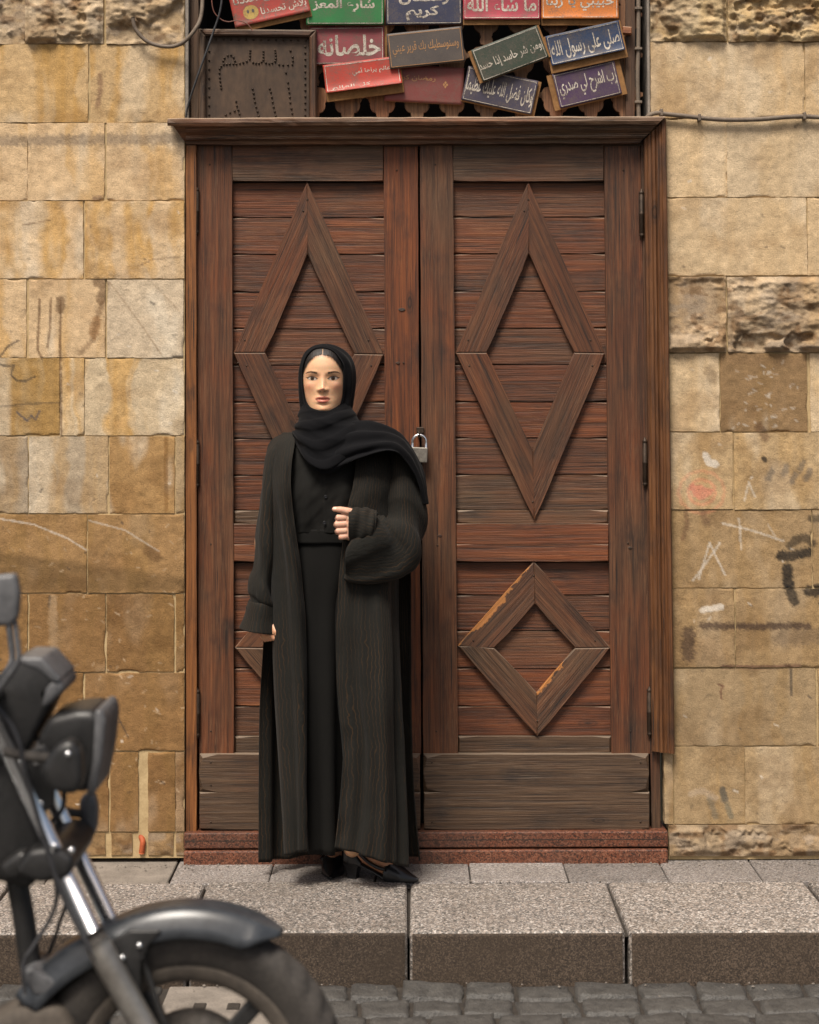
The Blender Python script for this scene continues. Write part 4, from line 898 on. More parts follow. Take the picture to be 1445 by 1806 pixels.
# brake caliper, bolts, stays
bp('brake_caliper', [(232, 1800), (262, 1788), (290, 1830), (282, 1868), (250, 1850)], -.085, .05, 'alu', .01)
for a_, b_, d_ in ((96, 1492, -.128), (126, 1500, -.128), (216, 1690, -.07), (246, 1668, -.07), (252, 1770, -.07), (120, 1330, -.183), (64, 1345, -.098), (72, 1418, -.098)):
    bh = lathe([(.0001, .004), (.005, .004), (.006, .002), (.006, -.004)], 8); bh.transform(Matrix.Rotation(math.pi / 2, 4, 'X')); link('bolt', bh, M['chrome'], bike, P(a_, b_, YB + d_) - BL)
bt('fender_stay', [(252, 1690, -.07), (285, 1790, -.075), (322, 1880, -.07)], .006, 'plastic', 8, 10)
bt('headlight_wire', [(110, 1370, -.03), (112, 1420, -.05), (90, 1450, -.05), (60, 1470, -.04)], .005, 'cable_dark', 8, 24)
bt('brake_hose', [(-10, 1240, -.15), (30, 1300, -.14), (52, 1390, -.13), (84, 1500, -.125), (120, 1600, -.12), (200, 1740, -.115), (262, 1810, -.11)], .0055, 'cable_dark', 8, 40)
# cables
bt('brake_cable', [(60, 1420, -.04), (95, 1540, -.06), (97, 1600, -.07), (62, 1665, -.08), (42, 1700, -.08), (44, 1756, -.08)], .0045, 'cable_dark', 8, 40)
bt('speedometer_cable', [(96, 1470, .0), (118, 1570, .02), (104, 1632, .04), (80, 1700, .05)], .0042, 'cable_dark', 8, 30)
bt('clutch_cable', [(-20, 1240, .1), (40, 1290, .06), (70, 1310, -.06), (40, 1350, -.07), (0, 1345, -.05)], .005, 'cable_dark', 8, 30)
# frame, engine and the rest, mostly outside the picture
bt('frame_tube', [(20, 1500, 0), (45, 1640, 0), (60, 1800, 0), (20, 1960, 0), (-250, 2000, 0)], .022, 'plastic', 12, 30)
bp('engine_shield', [(46, 1760), (118, 1756), (146, 1800), (126, 1900), (-40, 1920), (-30, 1800)], .0, .14, 'rubber_dust', .02)
bp('crash_guard', [(104, 1782), (150, 1758), (196, 1792), (190, 1850), (112, 1850)], .07, .05, 'blue', .012)
zr = lambda x0, x1, y0, y1, z0, z1, nm, mt, bv: box(nm, wc.x + x0, wc.x + x1, YB + y0, YB + y1, ZR + z0, ZR + z1, M[mt], bike, bv, 4)
zr(-.86, -.56, -.13, .13, .20, .52, 'engine_block', 'alu', .03); zr(-.98, -.42, -.12, .12, .66, .90, 'fuel_tank', 'fender', .06); zr(-1.62, -.96, -.12, .12, .70, .80, 'seat', 'rubber', .03)
zr(-1.75, -1.25, -.09, .09, .60, .70, 'tail_cover', 'fender', .02)
tube('exhaust_pipe', [Vector((wc.x - .6, YB - .14, ZR + .35)), Vector((wc.x - .58, YB - .15, ZR + .2)), Vector((wc.x - .8, YB - .15, ZR + .17)), Vector((wc.x - 1.5, YB - .15, ZR + .3))], [.018, .018, .022, .04], M['chrome'], bike, 12)
for s_ in (-.12, .12): tube('shock_absorber', [Vector((wc.x - 1.27, YB + s_, ZR + .32)), Vector((wc.x - 1.15, YB + s_, ZR + .68))], .025, M['plastic'], bike, 12)
tube('swing_arm', [Vector((wc.x - .82, YB - .1, ZR + .33)), Vector((wc.x - 1.3, YB - .1, ZR + .31))], .02, M['plastic'], bike, 10)
tube('side_stand', [Vector((wc.x - .85, YB + .12, ZR + .2)), Vector((wc.x - .9, YB + .26, ZR + .012))], .011, M['plastic'], bike, 10)

# ============================================================ PERSON
person = thing('person', 'woman in black headscarf and open dark robe standing against the wooden door', 'person', tuple(G(622, 1540)))
PL = person.location
def skin_mat():
    s = NT('skin'); a = attr(s, 'Col', 'GEOMETRY').outputs['Color']; tc = s.n('TexCoord')
    n1 = s.noise(tc.outputs['Object'], 160, 4, .6); x = s.n('Mix', data_type='RGBA', blend_type='MULTIPLY'); x.inputs[0].default_value = 1
    s.l(a, x.inputs[6]); s.l(s.math('ADD', .93, s.math('MULTIPLY', n1, .14)), x.inputs[7])
    return s.fin(x.outputs[2], .46, s.bump(n1, .12, .001), Subsurface_Weight=.25, Subsurface_Scale=.006, Specular_IOR_Level=.4)
M['skin'] = skin_mat()
def cloth_mat(name, c0, c1, crinkle=False, weave=900, rough=.85):
    s = NT(name); uv = s.n('UVMap'); v = uv.outputs[0]; tc = s.n('TexCoord'); o = tc.outputs['Object']
    n1 = s.noise(o, 14, 4, .6); wv = s.noise(s.vmul(v, (1, .5, 1)), weave, 2, .5)
    col = s.mix(s.math('ADD', s.math('MULTIPLY', n1, .6), s.math('MULTIPLY', wv, .4)), c0, c1)
    h = s.math('MULTIPLY', wv, .25); strength = .3
    if crinkle:
        sp = s.n('SeparateXYZ'); s.l(v, sp.inputs[0])
        w1 = s.noise(s.vmul(v, (14, 24, 1)), 1, 3, .6); w2 = s.noise(s.vmul(v, (60, 50, 1)), 1, 2, .5)
        q = s.math('ADD', s.math('ADD', s.math('MULTIPLY', sp.outputs[0], 92.0), s.math('MULTIPLY', w1, 1.9)), s.math('MULTIPLY', w2, .7))
        q = s.math('ADD', q, s.math('MULTIPLY', s.noise(s.vmul(v, (5, .8, 1)), 1, 3, .6), 9.0))
        fr = s.math('ABSOLUTE', s.math('SUBTRACT', s.math('FRACT', q), .5))
        ln = s.math('SUBTRACT', 1.0, s.math('MULTIPLY', fr, 7.5), clamp=True)
        msk = s.math('MULTIPLY', s.math('SUBTRACT', s.noise(s.vmul(v, (11, 3.0, 1)), 1, 4, .65), .37), 4.5, clamp=True)
        col = s.mix(s.math('MULTIPLY', s.math('MULTIPLY', ln, msk), .55), col, (.085, .042, .016))
        h = s.math('ADD', h, s.math('ADD', s.math('MULTIPLY', fr, .22), s.math('MULTIPLY', s.noise(s.vmul(v, (150, 45, 1)), 1, 3, .65), 1.0))); strength = .5
    return s.fin(col, rough, s.bump(h, strength, .004), Sheen_Weight=.03, Sheen_Roughness=.5, Specular_IOR_Level=.15)
M['robe'] = cloth_mat('crinkled_robe', (.0072, .0069, .0057), (.0185, .0178, .0152), True)
M['scarf'] = cloth_mat('black_scarf', (.0020, .0020, .0026), (.0046, .0046, .0058), False, 1200, .95)
M['linen'] = cloth_mat('black_linen', (.0060, .0057, .0050), (.0125, .0118, .0105), False, 700)
M['trouser'] = cloth_mat('black_trousers', (.0040, .0038, .0034), (.0085, .0080, .0072), False, 700)
M['leather'] = noisy('black_leather', (.004, .004, .005), (.010, .010, .012), 30, .32, .2, .002)
M['hair'] = noisy('dark_hair', (.004, .003, .0025), (.016, .010, .008), 40, .55, .5, .002, stretch=(8, 1, 1))
# ---------- head: a face as a relief over an ellipsoid, u right, v up, y depth (towards the camera is negative)
e0 = P(569, 667.5, -.352); HO = np.array((e0.x, -.262, e0.z))
def gs(x, m, s): return np.exp(-((x - m) / s) ** 2)
def sint(x, xs, ys, wd=.012):
    t = np.linspace(xs[0] - .03, xs[-1] + .03, 600); f = np.interp(t, xs, ys); k = max(3, int(wd / (t[1] - t[0])) | 1)
    for _ in range(3): f = np.convolve(np.pad(f, k // 2, 'edge'), np.ones(k) / k, 'valid')
    return np.interp(x, t, f)
def facey(u, v):
    u = np.asarray(u, float); v = np.asarray(v, float); au = np.abs(u)
    a = sint(v, [-.135, -.118, -.105, -.09, -.065, -.03, 0, .05, .08, .105, .12], [.030, .040, .0475, .055, .0635, .0715, .0745, .0735, .066, .048, .03])
    y0 = sint(v, [-.135, -.12, -.112, -.105, -.098, -.085, -.065, -.04, -.02, 0, .02, .04, .065, .09, .105, .12], [.03, .05, .064, .0765, .082, .0805, .083, .0835, .085, .0865, .0905, .0925, .0885, .072, .052, .02])
    w_ = np.clip(1 - (au / a) ** 2.25, 0, 1); y = y0 * w_ ** .55
    nh = sint(v, [-.047, -.042, -.038, -.031, -.024, -.012, .0, .010, .02], [0, .006, .0145, .0178, .0142, .0090, .0048, .0025, 0], .0085)
    y = y + nh * gs(u, 0, np.interp(v, [-.04, -.03, -.015, .01], [.0110, .0105, .0090, .0105]))
    y = y + .0045 * gs(u, 0, .007) * gs(v, -.0315, .006) + .0068 * gs(au, .0122, .0058) * gs(v, -.0350, .0062) - .0035 * gs(au, .0068, .0030) * gs(v, -.0408, .0022)
    y = y - .0052 * gs(au, .031, .016) * gs(v, .0015, .0095) + .0042 * gs(au, .0325, .0140) * gs(v, .0, .0070) + .0018 * gs(au, .030, .022) * gs(v, .0185, .007) - .0012 * gs(au, .0135, .006) * gs(v, .004, .010)
    y = y + .0035 * gs(au, .046, .016) * gs(v, -.022, .014) - .0022 * gs(au, .036, .012) * gs(v, -.058, .017) - .0012 * gs(au, .027, .006) * gs(v, -.055, .010)
    y = y + .0020 * gs(u, 0, .022) * gs(v, -.066, .016)
    y = y + .0042 * gs(v, -.0585, .0036) * gs(u, 0, .0155) + .0052 * gs(v, -.0722, .0046) * gs(u, 0, .0140) - .0036 * gs(v, -.0650, .0013) * gs(u, 0, .016) - .0012 * gs(u, 0, .0028) * gs(v, -.0515, .0055) - .0028 * gs(u, 0, .015) * gs(v, -.0815, .0038) + .0030 * gs(u, 0, .013) * gs(v, -.097, .0085)
    return -y
nu, nv = 170, 246
Ug, Vg = np.meshgrid(np.linspace(-.076, .076, nu), np.linspace(.118, -.132, nv)); Yg = facey(Ug, Vg); au = np.abs(Ug)
sk = np.array((.76, .45, .265)); Cf = np.ones(Ug.shape + (3,)) * sk
def cm(m, c):
    global Cf
    m = np.clip(m, 0, 1)[..., None]; Cf = Cf * (1 - m) + np.array(c) * m
cm(.60 * gs(au, .046, .017) * gs(Vg, -.026, .018), (.70, .27, .165)); cm(.35 * gs(Ug, 0, .012) * gs(Vg, -.03, .008), (.72, .36, .22)); cm(.4 * gs(Ug, 0, .018) * gs(Vg, -.098, .01), (.70, .38, .22))
cm(.62 * gs(au, .032, .018) * gs(Vg, .005, .009), (.36, .15, .075)); cm(.35 * gs(au, .016, .006) * gs(Vg, .004, .010), (.40, .18, .09))  # eye make-up, with socket shade painted at the inner corners
cm(.45 * gs(Ug, 0, .030) * gs(Vg, .048, .018), (.82, .56, .37)); cm(.30 * gs(Ug, 0, .004) * gs(Vg, -.012, .018), (.85, .60, .44))  # forehead and nose highlights painted into the skin
cm(.45 * sst(.040, .066, au) * sst(.06, .03, Vg), (.56, .285, .16)); cm(.35 * gs(au, .044, .010) * gs(Vg, -.052, .018), (.60, .31, .175)); cm(.30 * gs(au, .040, .012) * gs(Vg, -.012, .006), (.88, .62, .46)); cm(.25 * gs(au, .0155, .0035) * gs(Vg, -.036, .006), (.50, .24, .14))  # contour shading of cheeks and nose wings, and cheek highlights, painted in
# lips
lw = .0245; cup = -.0545 - .0022 * gs(Ug, 0, .003) - (au / lw) ** 2.2 * .0095; clo = -.0782 + (au / (lw * .92)) ** 2.4 * .0125
cm(sst(.0012, -.0012, Vg - cup) * sst(-.0012, .0012, Vg - clo) * (au < lw * 1.05), (.50, .165, .115)); cm(.85 * gs(Vg, -.0650 - (au / lw) ** 2 * .001, .0011) * sst(.026, .021, au), (.10, .022, .018)); cm(.25 * gs(Vg, -.0735, .0022) * gs(Ug, 0, .009), (.72, .34, .27))  # lip colour, with parting shade and lower-lip highlight painted in
cm(.88 * gs(au, .0070, .0030) * gs(Vg, -.0412, .0018), (.05, .018, .012)); cm(.35 * gs(Ug, 0, .013) * gs(Vg, -.0445, .0025), (.36, .16, .09)); cm(.35 * gs(Ug, 0, .013) * gs(Vg, -.083, .003), (.38, .17, .10))  # dark nostrils; shade under nose and lower lip painted in
# brows
bc = np.interp(au, [.014, .020, .029, .037, .046, .056], [.0172, .0178, .0196, .0210, .0200, .0152]); bw = np.interp(au, [.014, .019, .032, .045, .056], [.0036, .0049, .0042, .0031, .0011])
cm(.93 * sst(bw, bw * .45, np.abs(Vg - bc)) * sst(.0145, .0185, au) * sst(.057, .051, au) * (.78 + .4 * vn(Ug * 900, Vg * 350, 3)), (.026, .014, .009))
# eyes
ex = .0332; eu = (au - ex) / .0156; up = .0052 * np.clip(1 - np.abs(eu) ** 2.1, 0, 1) + .0012 * eu; lo = -.0049 * np.clip(1 - np.abs(eu) ** 2.2, 0, 1) + .0012 * eu
inside = (np.abs(eu) < 1) & (Vg < up) & (Vg > lo)
dl = np.where(np.abs(eu) < 1.12, np.abs(Vg - up), 1); cm(.97 * sst(.0036, .0014, dl) * (Vg > up - .001), (.012, .008, .007)); dl2 = np.where(np.abs(eu) < 1, np.abs(Vg - lo), 1); cm(.75 * sst(.0020, .0005, dl2), (.05, .024, .018))
cm(.50 * sst(.0012, .0003, np.abs(Vg - up - .0040 - .001 * eu)) * (np.abs(eu) < .95), (.14, .06, .035)); cm(.85 * sst(.0018, .0004, np.abs(Vg - up - .0016 * np.clip(eu, 0, 2))) * (eu > .85) * (eu < 1.35), (.02, .012, .01))  # lid crease shade painted in, then the outer lash line
hl_ = .0700 - 6.5 * au ** 2 - 130 * au ** 3 + (vn(Ug * 420, Vg * 60, 5) - .5) * .0016
cm(sst(-.008, .005, Vg - hl_) * (.6 + .4 * vn(Ug * 800, Vg * 60, 25)) * .95 * (1 - .45 * gs(Ug, 0, .0012)), (.05, .026, .017))
FV = np.stack([Ug, Yg, Vg], -1) + HO
eyeI = inside
A_out = np.interp(Vg, [-.135, -.118, -.105, -.09, -.065, -.03, 0, .05, .08, .105, .12], [.030, .040, .0475, .055, .0635, .0715, .0745, .0735, .066, .048, .03]) * .97
OUT = (au > A_out) | ((Vg > .03) & ((au / .066) ** 2 + (Vg / .1005) ** 2 > 1))
# eyes: the visible front of each eyeball, just behind the lids
s = NT('eye'); M['eye'] = s.fin(attr(s, 'Col', 'GEOMETRY').outputs['Color'], .10)
for s_ in (-1, 1):
    eu_, ev_ = np.meshgrid(np.linspace(-.0172, .0172, 70), np.linspace(.009, -.009, 44)); uu = ex * s_ + eu_
    yy = facey(uu, ev_ * .5) + .0014 + 6.0 * eu_ ** 2 * .3 + 14.0 * ev_ ** 2 * .6
    rr = np.hypot(eu_ + .0006 * s_, ev_ - .0006); Cc = np.ones(rr.shape + (3,)) * np.array((.50, .42, .36))
    for r0, c_ in ((.0064, (.012, .007, .005)), (.0055, (.070, .034, .015)), (.0027, (.004, .003, .003))):
        k = sst(r0 + .0004, r0 - .0004, rr)[..., None]; Cc = Cc * (1 - k) + np.array(c_) * k
    Cc *= (1 - .6 * sst(.010, .0165, np.abs(eu_)))[..., None]
    link('eye', grid(np.stack([uu, yy, ev_], -1) + HO - np.array(PL), col=Cc), M['eye'], person)
# hair strip seen under the scarf
idx = np.arange(nu * nv).reshape(nv, nu); hm = (Vg > hl_ + .003 + .004 * vn(Ug * 700, Vg * 40, 15)) & (au > .0011) & ~OUT
HVv = FV.copy(); HVv[..., 1] -= .0016 + .0012 * vn(Ug * 500, Vg * 60, 8); q = np.stack([idx[:-1, :-1], idx[:-1, 1:], idx[1:, 1:], idx[1:, :-1]], -1)
hf = q[(hm[:-1, :-1] & hm[1:, 1:] & hm[:-1, 1:] & hm[1:, :-1])]
me = mesh([Vector(v) - PL for v in HVv.reshape(-1, 3)], hf.tolist()); bm = bmesh.new(); bm.from_mesh(me); bmesh.ops.delete(bm, geom=[v for v in bm.verts if not v.link_faces], context='VERTS'); bm.to_mesh(me); bm.free()
link('hair', me, M['hair'], person, smooth=True)
# ---------- body under the clothes: closed tubes fused by a voxel remesh
def remesh(tubes, vox, sm=6):
    VV, FF = [], []
    for V in tubes:
        n, m = V.shape[:2]; b = len(VV); VV += V.reshape(-1, 3).tolist()
        for i in range(n - 1):
            for j in range(m): FF.append((b + i * m + j, b + i * m + (j + 1) % m, b + (i + 1) * m + (j + 1) % m, b + (i + 1) * m + j))
        FF.append(tuple(b + j for j in range(m))[::-1]); FF.append(tuple(b + (n - 1) * m + j for j in range(m)))
    me = mesh(VV, FF); bm = bmesh.new(); bm.from_mesh(me); bmesh.ops.recalc_face_normals(bm, faces=bm.faces); bm.to_mesh(me); bm.free()
    o = bpy.data.objects.new('tmp', me); COL.objects.link(o)
    r = o.modifiers.new('r', 'REMESH'); r.mode = 'VOXEL'; r.voxel_size = vox
    s = o.modifiers.new('s', 'SMOOTH'); s.factor = .5; s.iterations = sm
    bpy.context.view_layer.update(); e = o.evaluated_get(bpy.context.evaluated_depsgraph_get()); m2 = bpy.data.meshes.new_from_object(e)
    v = np.zeros(len(m2.vertices) * 3); m2.vertices.foreach_get('co', v); f = [tuple(p.vertices) for p in m2.polygons]
    bpy.data.objects.remove(o); return v.reshape(-1, 3), f
def cap(pts, rr, n=16, k=4):
    """tube with rounded ends through (px,py,Y) or Vector points"""
    p = [P(*a) if len(a) == 3 and not isinstance(a, Vector) else a for a in pts]; p = [Vector(a) for a in p]
    L = (p[1] - p[0]).normalized(); E_ = (p[-1] - p[-2]).normalized(); P2, R2_ = [], []
    for i in range(k): t = math.pi / 2 * i / k; P2.append(p[0] - L * rr[0] * math.cos(t)); R2_.append(max(rr[0] * math.sin(t), rr[0] * .05))
    P2 += p; R2_ += list(rr)
    for i in range(k): t = math.pi / 2 * (k - 1 - i) / k; P2.append(p[-1] + E_ * rr[-1] * math.cos(t)); R2_.append(max(rr[-1] * math.sin(t), rr[-1] * .05))
    return tube_V(P2, R2_, n)
def ell(rows, n=28):
    return np.array([[[c.x + rx * math.cos(t), c.y + ry * math.sin(t), c.z] for t in np.linspace(0, 2 * math.pi, n + 1)[:-1]] for c, rx, ry in rows])
body = [ell([(P(572, 775, -.22), .05, .045), (P(575, 790, -.22), .11, .06), (P(578, 812, -.22), .165, .075), (P(576, 870, -.225), .15, .095), (P(574, 940, -.225), .118, .085), (P(580, 1000, -.225), .155, .10), (P(590, 1050, -.225), .15, .10), (P(590, 1075, -.225), .08, .07)]),
        cap([(570, 712, -.235), (571, 745, -.225), (573, 790, -.22)], [.052, .050, .06]),
        cap([(500, 812, -.22), (468, 955, -.215), (472, 1092, -.27)], [.046, .036, .024]), cap([(694, 810, -.22), (722, 938, -.25), (650, 926, -.39), (628, 924, -.415)], [.046, .036, .027, .024]),
        cap([(556, 1020, -.225), (558, 1270, -.235), (574, 1490, -.19)], [.078, .052, .032]), cap([(625, 1020, -.225), (644, 1260, -.29), (622, 1495, -.235)], [.078, .052, .032]),
        ell([(Vector((HO[0], HO[1] + .02, HO[2] + .10)), .02, .03), (Vector((HO[0], HO[1] + .02, HO[2] + .075)), .055, .07), (Vector((HO[0], HO[1] + .015, HO[2] + .02)), .066, .085), (Vector((HO[0], HO[1] + .02, HO[2] - .04)), .060, .075), (Vector((HO[0], HO[1] + .02, HO[2] - .09)), .045, .05), (Vector((HO[0], HO[1] + .02, HO[2] - .11)), .03, .03)])]
bV, bF = remesh(body, .008)
fist = [cap([(640, 925, -.415), (622, 924, -.425)], [.026, .030]), cap([(622, 911, -.428), (611, 912, -.436)], [.017, .0125]), cap([(622, 924, -.428), (611, 924, -.438)], [.018, .0125]), cap([(622, 936, -.428), (611, 936, -.436)], [.017, .012]), cap([(624, 944, -.426), (612, 946, -.430)], [.014, .011])]
for k, (y_, xk_, r_) in enumerate(((912.5, 592.5, .0112), (924.0, 590.0, .0113), (936.0, 592.0, .0107), (946.0, 597.5, .0096))):
    fist.append(cap([(609, y_, -.440), (xk_ + 4, y_ + .8, -.444), (xk_ + 3.6, y_ + 1.6, -.428), (602, y_ + 1.4, -.412), (610, y_ + 1, -.412)], [r_ * 1.05, r_, r_ * .93, r_ * .88, r_ * .8], 14))
fist.append(cap([(626, 906, -.435), (612, 901.5, -.445), (601, 898.8, -.447), (590, 898, -.443)], [.0145, .0118, .0100, .0078], 14))
fist.append(cap([(616, 914, -.434), (616, 944, -.432)], [.017, .016]))
fV, fF = remesh(fist, .0018, 3)
hang = [cap([(473, 1092, -.285), (475, 1113, -.31)], [.024, .027])]
for k in range(4):
    x_ = 464 + 4.8 * k; y_ = -.300 - .012 * k
    hang.append(cap([(x_ + 3, 1111, y_), (x_ - 1, 1122, y_ - .006), (x_ + 4, 1128.5 - k * .8, y_ - .004), (x_ + 11, 1124, y_ + .004), (x_ + 12, 1115, y_ + .006)], [.0095, .0092, .0088, .0080, .0072], 12))
hang.append(cap([(481, 1104, -.33), (487, 1115, -.345), (490, 1121.5, -.345)], [.0125, .0095, .0075], 12))
gV, gF = remesh(hang, .0022, 3)
def foot(ank, heel, ball, toe): return [cap([ank, heel], [.031, .030]), cap([ank, ((ank + ball) / 2) + Vector((0, 0, .008)), ball, toe], [.034, .031, .026, .012]), cap([heel, ball], [.024, .027])]
def dirv(a, b): d = b - a; d.z = 0; return d.normalized()
H2, T2_ = G(612, 1547.5), G(738, 1558); H1_, T1_ = G(578, 1534), G(585, 1552.5)
T1_ = G(583, 1553); H1_ = T1_ + Vector((.012, .232, 0))
feet = []
for Hh_, Tt in ((H1_, T1_), (H2, T2_)):
    d = dirv(Hh_, Tt); L_ = (Tt - Hh_).length; hl = Hh_ + Vector((0, 0, .088)) + d * .025
    feet += foot(Hh_ + d * .045 + Vector((0, 0, .14)), hl, Hh_ + d * (.64 * L_) + Vector((0, 0, .034)), Hh_ + d * (.80 * L_) + Vector((0, 0, .018)))
    feet.append(cap([Hh_ + d * .045 + Vector((0, 0, .13)), Hh_ + d * .045 + Vector((0, 0, .24))], [.031, .034]))
tV, tF = remesh(feet, .004, 4)
allV, allF, allC = [], [], []
for V, Fs, C in ((bV, bF, sk * .8), (fV, fF, np.array((.62, .355, .25))), (gV, gF, np.array((.56, .29, .17))), (tV, tF, np.array((.42, .20, .11)))):
    b = sum(len(a) for a in allV); allV.append(V); allC.append(np.ones((len(V), 3)) * C); allF += [tuple(i + b for i in f) for f in Fs]
b = sum(len(a) for a in allV); eyeI = eyeI | OUT; keep = ~(eyeI[:-1, :-1] | eyeI[1:, 1:] | eyeI[:-1, 1:] | eyeI[1:, :-1])
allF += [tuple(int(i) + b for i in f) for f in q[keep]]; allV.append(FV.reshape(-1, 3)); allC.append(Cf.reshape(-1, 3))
fc = allC[1]; nk = 1 - sst(.004, .0065, np.linalg.norm((fV - np.array(P(590.5, 896.5, -.450))) * np.array((1, .8, 1.3)), axis=1)); fc[:] = fc * (1 - nk[:, None] * .7) + np.array((.86, .62, .52)) * nk[:, None] * .7
for a_, b_ in ((602, 918), (602, 930), (602, 941), (600, 905)):      # creases between the fingers, their shade painted into the skin
    nk = gs((fV[:, 2] - P(a_, b_, -.45).z), 0, .0025) * .55; fc[:] = fc * (1 - nk[:, None]) + np.array((.46, .20, .13)) * nk[:, None]
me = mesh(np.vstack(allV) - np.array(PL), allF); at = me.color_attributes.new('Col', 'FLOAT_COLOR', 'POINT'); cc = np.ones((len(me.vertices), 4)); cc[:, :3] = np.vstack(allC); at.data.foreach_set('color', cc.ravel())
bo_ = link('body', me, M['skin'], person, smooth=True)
# ---------- clothes
def resample(rows, nv_, nu_):
    R = np.array([crs(r, nu_) for r in rows]); return np.stack([crs(R[:, j], nv_) for j in range(nu_)], 1)
def normals(V, closed=False):
    a = (np.roll(V, -1, 1) - np.roll(V, 1, 1)) / 2 if closed else np.gradient(V, axis=1)
    b = np.gradient(V, axis=0); n = np.cross(a, b); return n / (np.linalg.norm(n, axis=-1, keepdims=True) + 1e-9)
def uv_of(V, closed=False):
    du = np.linalg.norm(np.diff(V, axis=1), axis=-1).mean(0); u = np.concatenate([[0], np.cumsum(du)])
    dv = np.linalg.norm(np.diff(V, axis=0), axis=-1).mean(1); v = np.concatenate([[0], np.cumsum(dv)])
    return np.stack(np.meshgrid(u, v), -1)
def cloth(name, V, mat, parent=None, th=.0022, folds=None, closed=False, swap=False):
    if folds is not None: V = V + normals(V, closed) * folds[..., None]
    uv = uv_of(V); uv = uv[..., ::-1] if swap else uv
    if closed: me = grid(np.concatenate([V, V[:, :1]], 1), uv=np.concatenate([uv, uv[:, -1:] + (uv[:, -1:] - uv[:, -2:-1])], 1))
    else: me = grid(V, uv=uv)
    par = parent or person; me.transform(Matrix.Translation(-PL))
    o = link(name, me, M[mat], par)
    if th: md = o.modifiers.new('s', 'SOLIDIFY'); md.thickness = th; md.offset = 0
    return o
def net(rows, nv_, nu_): return resample([[list(P(a, b, y)) for a, b, y in r] for r in rows], nv_, nu_)
def uvn(nv_, nu_): return np.meshgrid(np.linspace(0, 1, nu_), np.linspace(0, 1, nv_))
def R_(py, *cs): return [(a, py, y) for a, y in cs]
# trousers
def secs(S_, nv_, nu_):
    out = []
    for a, b, yc, hd in S_:
        A, B_ = P(a[0], a[1], yc), P(b[0], b[1], yc); c = (A + B_) / 2; h = (B_ - A) / 2
        out.append([list(c + h * math.cos(t) + Vector((0, -hd, 0)) * math.sin(t)) for t in np.linspace(0, 2 * math.pi, nu_ + 1)[:-1]])
    out = np.array(out); return np.stack([crs(out[:, j], nv_) for j in range(nu_)], 1)
tr = cloth('trousers', secs([((514, 950), (640, 950), -.25, .104), ((516, 1010), (630, 1010), -.25, .106), ((522, 1080), (612, 1080), -.25, .100), ((530, 1220), (606, 1220), -.255, .094), ((536, 1350), (604, 1350), -.25, .09), ((540, 1494), (604, 1497), -.24, .09)], 60, 72), 'trouser', None, .002,
   .012 * np.sin(np.linspace(0, 2 * math.pi, 73)[:-1] * 6 + 1)[None, :] * np.linspace(.1, 1, 60)[:, None], True)
cloth('trouser_leg', secs([((560, 960), (650, 960), -.25, .086), ((574, 1100), (664, 1100), -.26, .094), ((604, 1300), (684, 1300), -.28, .09), ((612, 1484), (692, 1490), -.28, .08)], 50, 72), 'trouser', tr, .002, .005 * np.sin(np.linspace(0, 2 * math.pi, 73)[:-1] * 5)[None, :] * np.linspace(.1, 1, 50)[:, None], True)
cloth('waistband', net([R_(934, (505, -.29), (540, -.345), (572, -.357), (606, -.345), (640, -.29)), R_(946, (505, -.292), (540, -.346), (572, -.358), (606, -.346), (640, -.292)), R_(959, (505, -.293), (540, -.347), (572, -.358), (606, -.347), (640, -.293))], 8, 40), 'trouser', tr, .003)
# blouse
U_, V_ = uvn(70, 80)
Vb = net([R_(775, (510, -.27), (540, -.30), (572, -.31), (605, -.30), (640, -.27)), R_(810, (500, -.29), (535, -.335), (572, -.345), (610, -.335), (645, -.29)), R_(860, (500, -.30), (532, -.362), (572, -.358), (610, -.362), (645, -.30)), R_(905, (504, -.30), (535, -.358), (572, -.36), (606, -.358), (642, -.30)), R_(940, (508, -.29), (540, -.345), (572, -.355), (604, -.345), (638, -.29))], 70, 80)
fold = .0035 * np.sin(V_ * 9 + U_ * 7) * fbm(U_ * 5, V_ * 4, 3, 3) + .016 * (fbm(U_ * 5 + V_ * 3, V_ * 3, 3, 9) - .5) + .0012 * np.sin(U_ * 46 + 3 * fbm(U_ * 3, V_ * 3, 2, 2)) * sst(.72, 1, V_) + .0016 * sst(.498, .506, U_)
bl = cloth('blouse', Vb, 'linen', None, .002, -fold)
bt_me = lathe([(.0001, -.0012), (.0042, -.0012), (.0055, 0), (.005, .0018), (.0035, .0012), (.0001, .001)], 16); bt_me.transform(Matrix.Rotation(math.pi / 2, 4, 'X')); bt_me.materials.append(M['leather'])
for a, b in ((574.5, 876), (572.5, 922)): link('button', bt_me, None, bl, P(a, b, -.366) - PL)
# robe: back, two front panels, sleeves
U_, V_ = uvn(110, 120)
Vk = net([R_(768, (520, -.2), (540, -.16), (575, -.14), (620, -.16), (655, -.2)), R_(800, (474, -.2), (515, -.13), (590, -.105), (680, -.13), (722, -.2)), R_(900, (470, -.2), (515, -.12), (590, -.10), (690, -.12), (722, -.19)), R_(1010, (470, -.2), (515, -.11), (595, -.09), (690, -.11), (725, -.18)), R_(1130, (467, -.2), (510, -.11), (595, -.08), (690, -.11), (726, -.17)), R_(1250, (461, -.2), (505, -.12), (595, -.08), (690, -.11), (728, -.17)), R_(1400, (460, -.2), (505, -.12), (600, -.08), (700, -.11), (734, -.18)), [(460, 1522, -.2), (505, 1514, -.12), (600, 1505, -.09), (705, 1507, -.12), (746, 1517, -.19)]], 110, 120)
rb = cloth('robe', Vk, 'robe', None, .0022, .012 * np.sin(U_ * 34 + 2 * V_) * V_ ** 1.5)
